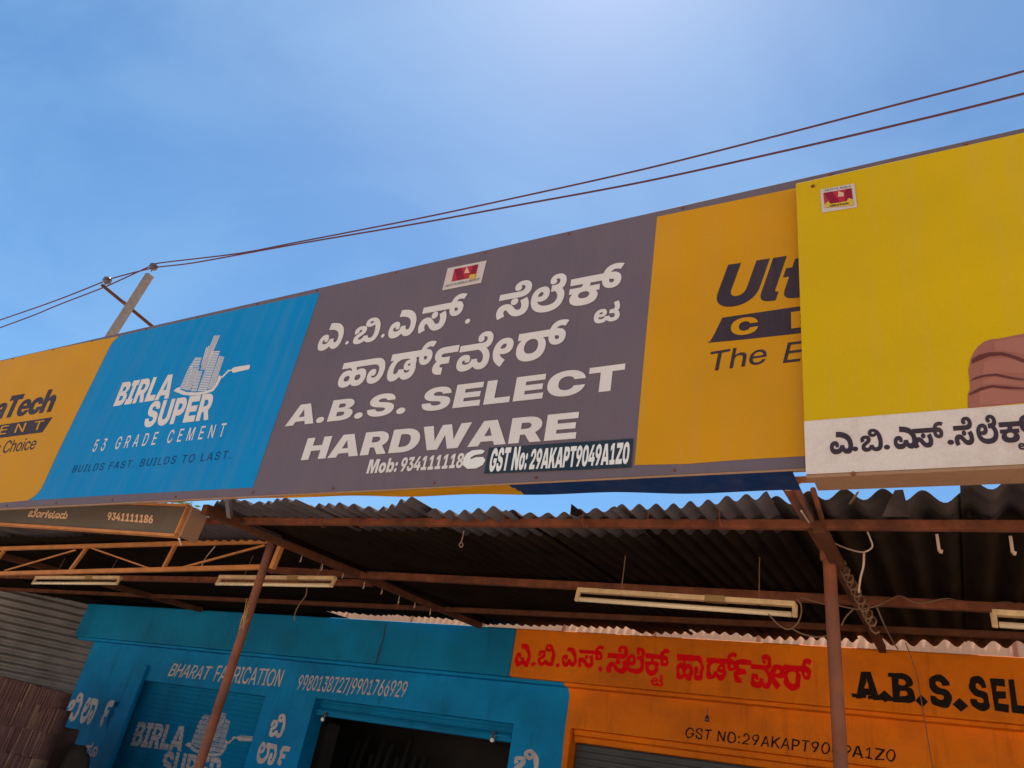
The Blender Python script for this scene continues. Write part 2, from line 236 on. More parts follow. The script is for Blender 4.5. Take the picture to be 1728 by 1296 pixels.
# ------------------------------------------------------------------ lettering outlines (quadratic outlines, 1000 units to the em)
KANNADA = {
'e': '884|653,-12 ~-53,0 ~-78,27 ~-60,51 -28,38 70,-4 ~-36,-39 ~-72,-49 ~-89,-24 -62,0 ~-70,0 ~-99,47 ~-52,86 0,57 ~0,52 ~46,75 ~83,41 54,0 ~76,0 ~72,-61 0,-52 ~0,-16 ~-8,-35 -6,-11 -110,7 ~1,5 ~1,10 0,4 ~0,14 ~-15,16 -16,0 ~-16,0 ~-22,-22 0,-18 ~0,-28 ~51,-30 56,0 ~60,0 ~57,53 7,46 147,0 ~3,-51 ~44,-46 32,0 ~37,0 ~29,46 0,39 ~0,59 ~-60,87 ~-113,55 ~-158,28 -97,0 12,150 ~127,-1 ~194,-38 ~136,-71 ~86,-95 ~40,-113 0,-63 ~0,-82 ~-54,-100 ~-91,-44',
'bi': '937|243,-12 ~-65,0 ~-87,43 ~-42,73 0,43 ~0,42 ~25,63 ~69,61 63,36 ~38,22 ~29,31 0,18 ~0,10 ~-10,14 ~-19,8 -16,0 ~-25,0 ~-24,-23 0,-17 ~0,-11 ~7,-24 5,-9 -139,-49 ~-12,20 ~-17,59 0,29 ~0,43 ~44,67 ~94,37 72,0 ~78,0 ~88,-45 ~36,-67 0,-34 ~0,-39 ~-28,-60 ~-67,-57 -59,-36 ~-42,-25 ~-25,-28 0,-16 ~0,-19 ~29,-19 30,0 ~51,0 ~54,55 5,44 147,0 ~5,-51 ~52,-46 39,0 ~29,0 ~47,28 ~29,77 0,71 ~0,68 ~-30,135 ~-53,111 ~-71,66 -41,0 ~-22,0 ~-26,-18 0,-19 ~0,-18 ~28,-19 21,0 ~36,0 ~34,41 3,31 118,-6 ~-20,-91 ~-106,-85 -80,0 ~-35,0 ~-65,18 ~-52,36 ~-30,55 0,37 ~0,70 ~104,82 88,0 ~87,0 ~137,-74 ~94,-134 ~50,-178 0,-103 ~0,-112 ~-57,-143 ~-114,-69 -85,0 ~-53,0 ~-81,26 ~-61,53 -28,39 70,1 ~-40,-53 ~-82,-50 ~-83,-16',
's_': '1167|538,-12 ~-55,0 ~-81,30 ~-67,58 -36,40 ~-18,21 ~-22,23 ~-17,10 -10,0 ~-18,0 ~-18,-24 0,-18 ~0,-24 ~20,-45 18,-28 -148,-55 ~-25,33 ~-32,88 0,38 ~0,52 ~42,80 ~85,45 65,0 ~36,0 ~63,-21 ~63,-48 35,-41 ~22,-23 ~34,-32 ~34,-16 20,0 ~29,0 ~30,36 0,33 ~0,34 ~-28,75 -23,31 147,60 ~36,-49 ~35,-109 0,-55 ~0,-99 ~-113,-100|409,262 ~-39,0 ~-44,43 0,32 ~0,35 ~44,43 39,0 ~38,0 ~46,-43 0,-35 ~0,-33 ~-44,-42|31,422 0,140 578,0 0,-140|980,237 ~-91,0 ~-105,107 0,103 0,21 ~0,85 ~62,112 ~109,57 68,0 ~55,0 ~75,-19 29,-15 -67,-101 ~-20,11 ~-40,11 -28,0 ~-31,0 ~-49,-28 ~-27,-60 0,-47 0,-50 ~0,-35 ~26,-45 29,0 ~17,0 ~22,18 0,18 ~0,11 ~-8,15 -7,4 ~-9,7 ~-29,5 -23,0 -336,0 0,140 324,0 ~57,0 ~83,-22 32,-27 ~24,-22 ~27,-58 0,-40 ~0,-77 ~-95,-79',
'se': '787|538,-12 ~-55,0 ~-81,30 ~-67,58 -36,40 ~-18,21 ~-22,23 ~-17,10 -10,0 ~-18,0 ~-18,-24 0,-18 ~0,-24 ~20,-45 18,-28 -148,-55 ~-25,33 ~-32,88 0,38 ~0,52 ~42,80 ~85,45 65,0 ~36,0 ~63,-21 ~63,-48 35,-41 ~22,-23 ~34,-32 ~34,-16 20,0 ~29,0 ~30,36 0,33 ~0,34 ~-28,75 -23,31 147,60 ~36,-49 ~35,-109 0,-55 ~0,-99 ~-113,-100|409,262 ~-39,0 ~-44,43 0,32 ~0,35 ~44,43 39,0 ~38,0 ~46,-43 0,-35 ~0,-33 ~-44,-42|31,422 0,140 432,0 ~50,0 ~52,11 15,12 ~12,10 ~11,27 0,17 ~0,25 ~-33,38 -35,0 ~-26,0 ~-40,-29 0,-27 ~0,-5 ~1,-12 2,-8 -49,59 ~8,11 ~24,8 10,0 ~25,0 ~36,-28 0,-25 ~0,-29 ~-38,-30 -40,0 ~-41,0 ~-44,47 0,42 ~0,32 ~38,62 ~81,39 64,0 ~68,0 ~92,-52 ~48,-87 0,-54 ~0,-53 ~-36,-69 -30,-24 ~-20,-15 ~-60,-21 ~-81,-12 -54,0',
'le': '863|437,-12 ~-132,0 ~-182,84 ~-92,148 0,97 ~0,81 ~64,115 ~115,61 75,0 ~59,0 ~82,-44 ~41,-75 0,-50 ~0,-51 ~-43,-74 ~-84,-39 -61,0 ~-43,0 ~-68,24 ~-51,34 -16,16 24,115 ~10,-16 ~30,-34 ~44,-23 28,0 ~42,0 ~39,29 0,25 ~0,22 ~-24,23 -21,0 ~-22,0 ~-41,-28 ~-24,-61 0,-50 ~0,-51 ~52,-84 ~110,-49 86,0 ~73,0 ~103,35 ~56,70 0,51 ~0,50 ~-60,82 -55,22 86,101 ~60,-29 ~87,-69 ~48,-94 0,-64 ~0,-83 ~-79,-136 ~-174,-81|496,422 0,140 46,0 ~50,0 ~51,11 15,12 ~12,10 ~11,27 0,17 ~0,25 ~-32,38 -35,0 ~-27,0 ~-39,-29 0,-27 ~0,-5 ~1,-12 1,-8 -48,59 ~8,11 ~23,8 10,0 ~26,0 ~36,-28 0,-25 ~0,-29 ~-39,-30 -39,0 ~-41,0 ~-45,47 0,42 ~0,32 ~39,62 ~81,39 63,0 ~68,0 ~93,-52 ~48,-87 0,-54 ~0,-53 ~-36,-69 -30,-24 ~-20,-15 ~-60,-21 ~-82,-12 -53,0',
'k_': '1037|326,-12 ~-97,0 ~-118,44 ~-53,72 0,41 ~0,24 ~14,41 ~29,36 24,16 -8,-15 -81,-1 0,113 215,0 ~16,7 ~20,22 0,13 ~0,13 ~-17,25 -15,10 94,11 65,-11 ~10,-13 ~12,-23 0,-15 ~0,-10 ~-5,-21 -6,-8 197,0 0,-113 -91,3 -2,14 ~26,-14 ~32,-36 ~15,-42 0,-25 ~0,-41 ~-52,-73 ~-120,-44|330,128 ~60,0 ~48,40 0,28 ~0,20 ~-24,30 ~-48,17 -36,0 ~-38,0 ~-47,-18 ~-22,-30 0,-19 ~0,-30 ~52,-38|35,422 0,140 442,0 0,-140|850,237 ~-91,0 ~-105,107 0,103 0,21 ~0,85 ~62,112 ~108,57 69,0 ~54,0 ~76,-19 29,-15 -67,-101 ~-20,11 ~-40,11 -28,0 ~-31,0 ~-49,-28 ~-28,-60 0,-47 0,-50 ~0,-35 ~27,-45 29,0 ~17,0 ~22,18 0,18 ~0,11 ~-8,15 -7,4 ~-9,7 ~-30,5 -23,0 -335,0 0,140 324,0 ~57,0 ~82,-22 32,-27 ~25,-22 ~26,-58 0,-40 ~0,-77 ~-94,-79',
'tta': '498|154,-525 ~-53,0 ~-69,44 ~-33,74 0,44 ~0,61 ~46,76 ~75,36 43,0 ~54,0 ~63,-55 0,-46 ~0,-37 ~-58,-57 -65,0 ~-41,0 ~-58,24 -17,15 26,72 ~11,-15 ~35,-27 31,0 ~25,0 ~19,16 0,11 ~0,10 ~-14,11 -12,0 ~-26,0 ~-38,-44 0,-49 ~0,-18 ~10,-33 ~29,-20 29,0 ~41,0 ~33,37 3,18 99,0 ~6,-26 ~30,-29 29,0 ~25,0 ~29,25 0,24 ~0,26 ~-36,33 -32,4 51,76 ~39,-15 ~55,-41 ~28,-55 0,-36 ~0,-46 ~-36,-60 ~-66,-28 -47,0 ~-56,0 ~-70,44 -34,50 74,3 ~-29,-39 ~-54,-42 ~-59,-16|335,-328 0,93 41,0 ~22,0 ~24,6 7,6 ~6,6 ~6,19 0,13 ~0,25 ~-19,55 -17,31 103,30 ~21,-38 ~20,-74 0,-36 ~0,-44 ~-33,-61 ~-62,-31 -44,0',
'haa': '1409|262,-12 ~-115,0 ~-116,103 0,90 ~0,85 ~115,107 108,0 ~43,0 ~58,-19 ~38,-33 13,-19 -32,-26 ~2,6 ~2,14 0,6 ~0,23 ~-13,44 ~-32,37 ~-55,22 -42,1 195,19 ~21,-6 ~39,-33 ~25,-47 0,-30 ~0,-14 ~-5,-28 -6,-16 -18,37 ~12,15 ~39,29 ~63,18 44,0 ~99,0 ~110,-105 0,-92 ~0,-84 ~-112,-104 -121,0 ~-51,0 ~-76,22 ~-56,40 -20,26 46,1 ~-18,-25 ~-54,-41 ~-76,-23|280,118 ~42,0 ~42,34 0,28 ~0,31 ~-44,33 -39,0 ~-29,0 ~-38,-16 ~-18,-27 0,-20 ~0,-31 ~45,-32|604,118 ~43,0 ~42,33 0,29 ~0,21 ~-18,28 ~-36,15 -27,0 ~-45,0 ~-41,-37 0,-26 ~0,-31 ~44,-32|32,422 0,140 674,0 0,-140|1374,255 ~0,-84 ~-63,-119 ~-115,-64 -79,0 ~-70,0 ~-98,44 ~-51,83 0,58 ~0,41 ~33,65 ~61,39 43,0 ~53,0 ~50,-47 0,-36 ~0,-33 ~-35,-39 -35,0 ~-17,0 ~-35,12 -12,20 16,21 ~-1,-8 ~-2,-14 0,-7 ~0,-23 ~35,-44 44,0 ~38,0 ~50,32 ~27,59 0,41 ~0,42 ~-26,63 -26,20 ~-18,15 ~-46,20 ~-71,10 -58,0 -344,0 0,140 368,0 ~80,0 ~108,-17 ~75,-36 30,-26 ~46,-39 ~45,-116',
'dd_': '1241|232,-12 ~-91,0 ~-106,115 0,107 ~0,56 ~33,90 ~66,71 50,25 22,-30 -171,0 0,140 680,0 0,-140 -18,0 -6,40 ~33,-8 ~54,-39 ~32,-59 0,-37 ~0,-20 ~-6,-32 -7,-13 ~-4,-6 ~-18,-1 -6,-7 ~-31,-27 ~-70,-38 -52,0 ~-37,0 ~-67,24 ~-40,50 0,38 ~0,55 ~77,54 62,0 ~33,0 ~50,-15 18,-12 ~57,-26 ~61,-98 0,-60 ~0,-68 ~-62,-87 ~-101,-42 -60,0 ~-75,0 ~-106,60 -39,56 76,7 ~-38,-47 ~-68,-54 ~-75,-22|269,131 ~34,0 ~37,47 6,37 149,0 ~7,-42 ~46,-44 45,0 ~24,0 ~40,16 ~24,38 0,33 ~0,28 ~-13,44 ~-30,26 -24,0 ~-12,0 ~-19,-11 0,-12 ~0,-14 ~21,-11 15,0 ~15,0 ~24,11 ~16,26 0,20 ~0,17 ~-16,34 ~-42,30 ~-79,18 -65,0 -55,0 ~-51,0 ~-80,-30 ~-55,-53 ~-29,-72 0,-43 ~0,-48 ~35,-45|1054,237 ~-91,0 ~-105,107 0,103 0,21 ~0,85 ~62,112 ~108,57 69,0 ~55,0 ~75,-19 29,-15 -67,-101 ~-20,11 ~-40,11 -28,0 ~-31,0 ~-49,-28 ~-28,-60 0,-47 0,-50 ~0,-35 ~27,-45 29,0 ~17,0 ~22,18 0,18 ~0,11 ~-8,15 -7,4 ~-9,7 ~-30,5 -23,0 -335,0 0,140 324,0 ~57,0 ~83,-22 31,-27 ~25,-22 ~27,-58 0,-40 ~0,-77 ~-95,-79',
'arka': '610|591,423 -313,0 ~-30,0 ~-26,-4 -8,-4 ~-9,-4 ~-10,-14 0,-11 ~0,-10 ~9,-14 7,-5 ~9,-5 ~24,-5 24,0 151,0 0,-137 -138,0 ~-18,0 ~-21,-1 ~-14,-3 -5,-2 ~-10,-4 ~-11,-14 0,-10 ~0,-14 ~16,-16 ~29,-6 17,0 22,0 0,-140 -37,0 ~-40,0 ~-77,14 ~-63,34 ~-37,61 0,46 ~0,29 ~21,49 ~44,42 33,14 -4,-28 ~-44,24 ~-57,69 0,59 ~0,30 ~26,51 21,18 ~22,19 ~57,21 ~81,10 58,0 301,0',
've': '895|252,-12 ~-71,0 ~-99,47 ~-52,86 0,57 ~0,52 ~46,75 ~82,41 55,0 ~77,0 ~72,-61 0,-52 ~0,-16 ~-9,-35 -6,-11 -111,7 ~2,5 ~1,10 0,4 ~0,14 ~-15,16 -15,0 ~-17,0 ~-22,-22 0,-18 ~0,-28 ~52,-30 55,0 ~60,0 ~57,53 7,46 147,0 ~3,-51 ~46,-46 31,0 ~36,0 ~29,45 0,35 ~0,31 ~-22,61 ~-43,55 ~-62,47 -37,17 188,27 ~44,-31 ~64,-74 ~35,-90 0,-56 ~0,-79 ~-56,-91 ~-90,-40 -52,0 ~-55,0 ~-79,26 ~-60,52 -27,38 69,-4 ~-36,-39 ~-72,-49 ~-88,-24|31,422 0,140 538,0 ~50,0 ~52,11 15,12 ~12,10 ~11,27 0,17 ~0,25 ~-32,38 -35,0 ~-27,0 ~-39,-29 0,-27 ~0,-5 ~1,-12 1,-8 -48,59 ~8,11 ~23,8 10,0 ~25,0 ~36,-28 0,-25 ~0,-29 ~-38,-30 -39,0 ~-41,0 ~-45,47 0,42 ~0,32 ~39,62 ~81,39 63,0 ~68,0 ~93,-52 ~47,-87 0,-54 ~0,-53 ~-36,-69 -30,-24 ~-20,-15 ~-59,-21 ~-82,-12 -53,0',
'len': '497|475,405 ~0,-52 ~-44,-73 ~-85,-39 -61,0 ~-68,0 ~-88,47 -25,27 22,114 ~10,-15 ~29,-34 ~44,-23 28,0 ~41,0 ~40,30 0,25 ~0,21 ~-24,23 -20,0 ~-24,0 ~-40,-27 ~-23,-52 0,-39 0,-27 ~0,-48 ~42,-70 ~70,-52 42,-22 -87,-131 ~-68,35 ~-102,93 ~-56,124 0,78 ~0,80 ~63,114 ~113,62 74,0 ~64,0 ~88,-44 ~45,-76',
'r_': '1086|353,-12 ~-100,0 ~-142,60 ~-76,115 0,81 ~0,47 ~30,78 ~64,60 49,18 22,-25 -165,0 0,140 531,0 0,-140 -13,0 3,20 ~39,-22 ~51,-57 ~26,-72 0,-46 ~0,-80 ~-73,-116 ~-142,-61|354,134 ~51,0 ~67,37 ~33,64 0,41 ~0,44 ~-36,66 ~-67,36 -48,0 ~-49,0 ~-69,-39 ~-34,-66 0,-41 ~0,-70 ~82,-72|899,237 ~-92,0 ~-105,107 0,103 0,21 ~0,85 ~62,112 ~109,57 68,0 ~55,0 ~75,-19 29,-15 -67,-101 ~-20,11 ~-40,11 -27,0 ~-32,0 ~-49,-28 ~-27,-60 0,-47 0,-50 ~0,-35 ~26,-45 30,0 ~17,0 ~21,18 0,18 ~0,11 ~-8,15 -7,4 ~-9,7 ~-29,5 -23,0 -336,0 0,140 324,0 ~57,0 ~83,-22 32,-27 ~24,-22 ~27,-58 0,-40 ~0,-77 ~-95,-79',
'laa': '1387|434,-12 ~-131,0 ~-180,84 ~-92,148 0,97 ~0,81 ~64,115 ~115,61 75,0 ~59,0 ~82,-44 ~41,-75 0,-50 ~0,-51 ~-43,-74 ~-84,-39 -61,0 ~-43,0 ~-68,24 ~-51,34 -16,16 24,115 ~10,-16 ~30,-34 ~44,-23 28,0 ~42,0 ~39,29 0,25 ~0,22 ~-24,23 -21,0 ~-22,0 ~-41,-28 ~-24,-61 0,-50 ~0,-51 ~51,-84 ~110,-49 86,0 ~73,0 ~104,35 ~56,70 0,51 ~0,60 ~-56,79 -52,24 105,85 ~56,-29 ~75,-74 ~38,-90 0,-56 ~0,-83 ~-79,-136 ~-175,-81|496,422 0,140 226,0 0,-140|1352,255 ~0,-84 ~-64,-119 ~-115,-64 -78,0 ~-71,0 ~-98,44 ~-51,83 0,58 ~0,41 ~33,65 ~62,39 43,0 ~53,0 ~49,-47 0,-36 ~0,-33 ~-34,-39 -36,0 ~-17,0 ~-35,12 -11,20 16,21 ~-1,-8 ~-2,-14 0,-7 ~0,-23 ~35,-44 43,0 ~38,0 ~51,32 ~26,59 0,41 ~0,42 ~-26,63 -25,20 ~-18,15 ~-46,20 ~-72,10 -57,0 -345,0 0,140 369,0 ~80,0 ~108,-17 ~75,-36 30,-26 ~46,-39 ~45,-116',
'bem': '1549|243,-12 ~-65,0 ~-87,43 ~-42,73 0,43 ~0,42 ~25,63 ~69,61 63,36 ~38,22 ~29,31 0,18 ~0,10 ~-10,14 ~-19,8 -16,0 ~-25,0 ~-24,-23 0,-17 ~0,-11 ~7,-24 5,-9 -139,-49 ~-12,20 ~-17,59 0,29 ~0,43 ~44,67 ~94,37 72,0 ~78,0 ~88,-45 ~36,-67 0,-34 ~0,-39 ~-28,-60 ~-67,-57 -59,-36 ~-42,-25 ~-25,-28 0,-16 ~0,-19 ~29,-19 30,0 ~51,0 ~53,55 5,44 148,0 ~5,-51 ~53,-46 40,0 ~45,0 ~51,54 0,51 ~0,46 ~-40,75 ~-71,58 -47,20 69,99 ~73,-31 ~115,-87 ~67,-117 0,-76 ~0,-68 ~-50,-106 ~-109,-61 -88,0 ~-49,0 ~-77,23 ~-65,54 -32,42 71,0 ~-40,-53 ~-82,-50 ~-83,-16|516,422 0,140 84,0 ~50,0 ~52,11 15,12 ~12,10 ~11,27 0,17 ~0,25 ~-33,38 -35,0 ~-26,0 ~-40,-29 0,-27 ~0,-5 ~1,-12 2,-8 -49,59 ~8,11 ~24,8 10,0 ~25,0 ~36,-28 0,-25 ~0,-29 ~-38,-30 -40,0 ~-41,0 ~-44,47 0,42 ~0,32 ~38,62 ~81,39 64,0 ~68,0 ~93,-52 ~47,-87 0,-54 ~0,-53 ~-36,-69 -30,-24 ~-20,-15 ~-60,-21 ~-81,-12 -54,0|1235,-12 ~-83,0 ~-126,61 ~-70,118 0,84 ~0,78 ~64,119 ~126,67 92,0 ~94,0 ~124,-69 ~63,-120 0,-75 ~0,-80 ~-67,-118 ~-126,-65|1235,125 ~61,0 ~57,73 0,55 ~0,60 ~-60,69 -54,0 ~-40,0 ~-52,-34 ~-25,-58 0,-36 ~0,-59 ~60,-70',
'ga': '720|361,422 ~-34,0 ~-48,-33 ~-31,-58 -10,-38 ~-6,-23 ~-8,-62 ~-4,-79 0,-50 0,-79 -174,0 0,118 ~0,76 ~26,129 ~68,98 61,27 30,-26 -190,0 0,140 353,0 ~49,0 ~43,7 10,7 ~11,7 ~8,20 0,15 ~0,25 ~-24,47 -25,29 124,74 ~50,-62 ~34,-93 0,-47 ~0,-34 ~-25,-67 ~-62,-50 -55,-10 17,11 ~55,-40 ~53,-99 ~17,-117 0,-65 0,-120 -174,0 0,77 ~0,55 ~-5,83 ~-8,63 -7,21 ~-17,55 ~-55,68',
'llu': '1643|401,-12 ~-57,0 ~-88,24 ~-51,51 0,39 ~0,21 ~24,42 24,17 34,-34 ~-85,9 ~-116,64 ~-59,100 0,60 ~0,54 ~50,87 ~95,52 66,0 ~47,0 ~75,-33 ~45,-66 0,-51 ~0,-40 ~-36,-63 ~-73,-36 -53,0 ~-50,0 ~-79,21 -20,13 7,82 ~19,-11 ~48,-18 30,0 ~40,0 ~31,26 0,22 ~0,17 ~-21,21 -19,0 ~-30,0 ~-40,-40 0,-33 ~0,-26 ~18,-43 ~49,-31 ~97,-17 79,0 ~97,1 ~98,42 0,43 ~0,26 ~-38,35 -32,7 -70,0 0,140 28,0 ~50,0 ~42,7 11,7 ~12,7 ~8,20 0,15 ~0,25 ~-25,47 -25,29 124,74 ~51,-62 ~34,-93 0,-47 ~0,-55 ~-54,-77 -50,-19 -10,33 ~33,-9 ~50,-40 ~29,-55 0,-36 ~0,-42 ~-35,-66 ~-65,-48 ~-89,-28 -54,-5 39,42 ~20,-18 ~22,-38 0,-30 ~0,-50 ~-99,-62|404,93 ~25,0 ~26,13 0,17 ~0,13 ~-27,18 -24,3 ~-23,-2 ~-28,-18 0,-14 ~0,-13 ~25,-17|879,-12 ~-86,0 ~-124,72 -60,65 90,104 ~38,-47 ~69,-51 46,0 ~33,0 ~37,30 0,35 ~0,24 ~-3,40 ~-3,38 0,21 ~0,85 ~84,113 ~147,57 93,0 ~98,0 ~140,-54 ~90,-91 ~42,-115 0,-62 ~0,-81 ~-62,-119 ~-114,-64 -80,0 ~-71,0 ~-99,44 ~-50,83 0,58 ~0,41 ~33,65 ~62,39 42,0 ~53,0 ~50,-47 0,-36 ~0,-33 ~-35,-39 -35,0 ~-17,0 ~-35,12 -12,20 17,21 ~-2,-8 ~-1,-14 0,-7 ~0,-23 ~34,-44 45,0 ~37,0 ~50,31 ~26,58 0,41 ~0,50 ~-45,83 ~-90,49 -65,0 ~-50,0 ~-73,-29 ~-41,-62 0,-51 ~0,-20 ~1,-38 ~2,-40 0,-26 ~0,-65 ~-53,-78 ~-92,-35',
'ru': '1078|353,-12 ~-100,0 ~-142,60 ~-76,115 0,81 ~0,47 ~30,78 ~64,60 49,18 22,-25 -165,0 0,140 356,0 ~49,0 ~43,7 11,7 ~11,7 ~8,20 0,15 ~0,25 ~-25,47 -25,29 125,74 ~50,-62 ~34,-93 0,-47 ~0,-32 ~-20,-56 -20,-22 ~-16,-17 ~-46,-26 -34,-7 25,18 ~39,-23 ~48,-62 ~24,-75 0,-44 ~0,-80 ~-73,-116 ~-142,-61|354,134 ~51,0 ~67,37 ~33,64 0,41 ~0,44 ~-36,66 ~-67,36 -48,0 ~-49,0 ~-69,-39 ~-34,-66 0,-41 ~0,-70 ~82,-72|797,-12 ~-84,0 ~-127,72 -62,68 88,102 ~35,-45 ~73,-53 52,0 ~50,0 ~56,55 0,51 ~0,49 ~-43,72 ~-73,55 -46,22 87,140 ~67,-32 ~110,-95 ~65,-129 0,-83 ~0,-76 ~-54,-112 ~-111,-61',
'suu': '1636|538,-12 ~-55,0 ~-81,30 ~-67,58 -36,40 ~-18,21 ~-22,23 ~-17,10 -10,0 ~-18,0 ~-18,-24 0,-18 ~0,-24 ~20,-45 18,-28 -148,-55 ~-25,33 ~-32,88 0,38 ~0,52 ~42,80 ~85,45 65,0 ~36,0 ~63,-21 ~63,-48 35,-41 ~22,-23 ~34,-32 ~34,-16 20,0 ~29,0 ~30,36 0,33 ~0,34 ~-28,75 -23,31 147,60 ~36,-49 ~35,-109 0,-55 ~0,-99 ~-113,-100|409,262 ~-39,0 ~-44,43 0,32 ~0,35 ~44,43 39,0 ~38,0 ~46,-43 0,-35 ~0,-33 ~-44,-42|31,422 0,140 442,0 ~50,0 ~42,7 11,7 ~11,7 ~8,20 0,15 ~0,25 ~-24,47 -25,29 123,74 ~51,-62 ~34,-93 0,-47 ~0,-30 ~-19,-61 -24,-23 ~-30,-29 ~-93,-26 -78,0|873,-12 ~-87,0 ~-124,72 -60,65 91,104 ~37,-47 ~70,-51 45,0 ~33,0 ~37,30 0,35 ~0,24 ~-2,40 ~-3,38 0,21 ~0,85 ~83,113 ~147,57 94,0 ~98,0 ~140,-54 ~89,-91 ~42,-115 0,-62 ~0,-81 ~-61,-119 ~-115,-64 -80,0 ~-71,0 ~-98,44 ~-51,83 0,58 ~0,41 ~33,65 ~62,39 43,0 ~53,0 ~49,-47 0,-36 ~0,-33 ~-35,-39 -35,0 ~-17,0 ~-35,12 -11,20 16,21 ~-2,-8 ~-1,-14 0,-7 ~0,-23 ~35,-44 45,0 ~36,0 ~50,31 ~27,58 0,41 ~0,50 ~-46,83 ~-89,49 -66,0 ~-49,0 ~-74,-29 ~-41,-62 0,-51 ~0,-20 ~2,-38 ~1,-40 0,-26 ~0,-65 ~-52,-78 ~-92,-35',
'dot': '297|55,76 ~0,48 ~55,40 39,0 ~38,0 ~54,-40 0,-48 ~0,-46 ~-54,-42 -38,0 ~-39,0 ~-55,42',
}
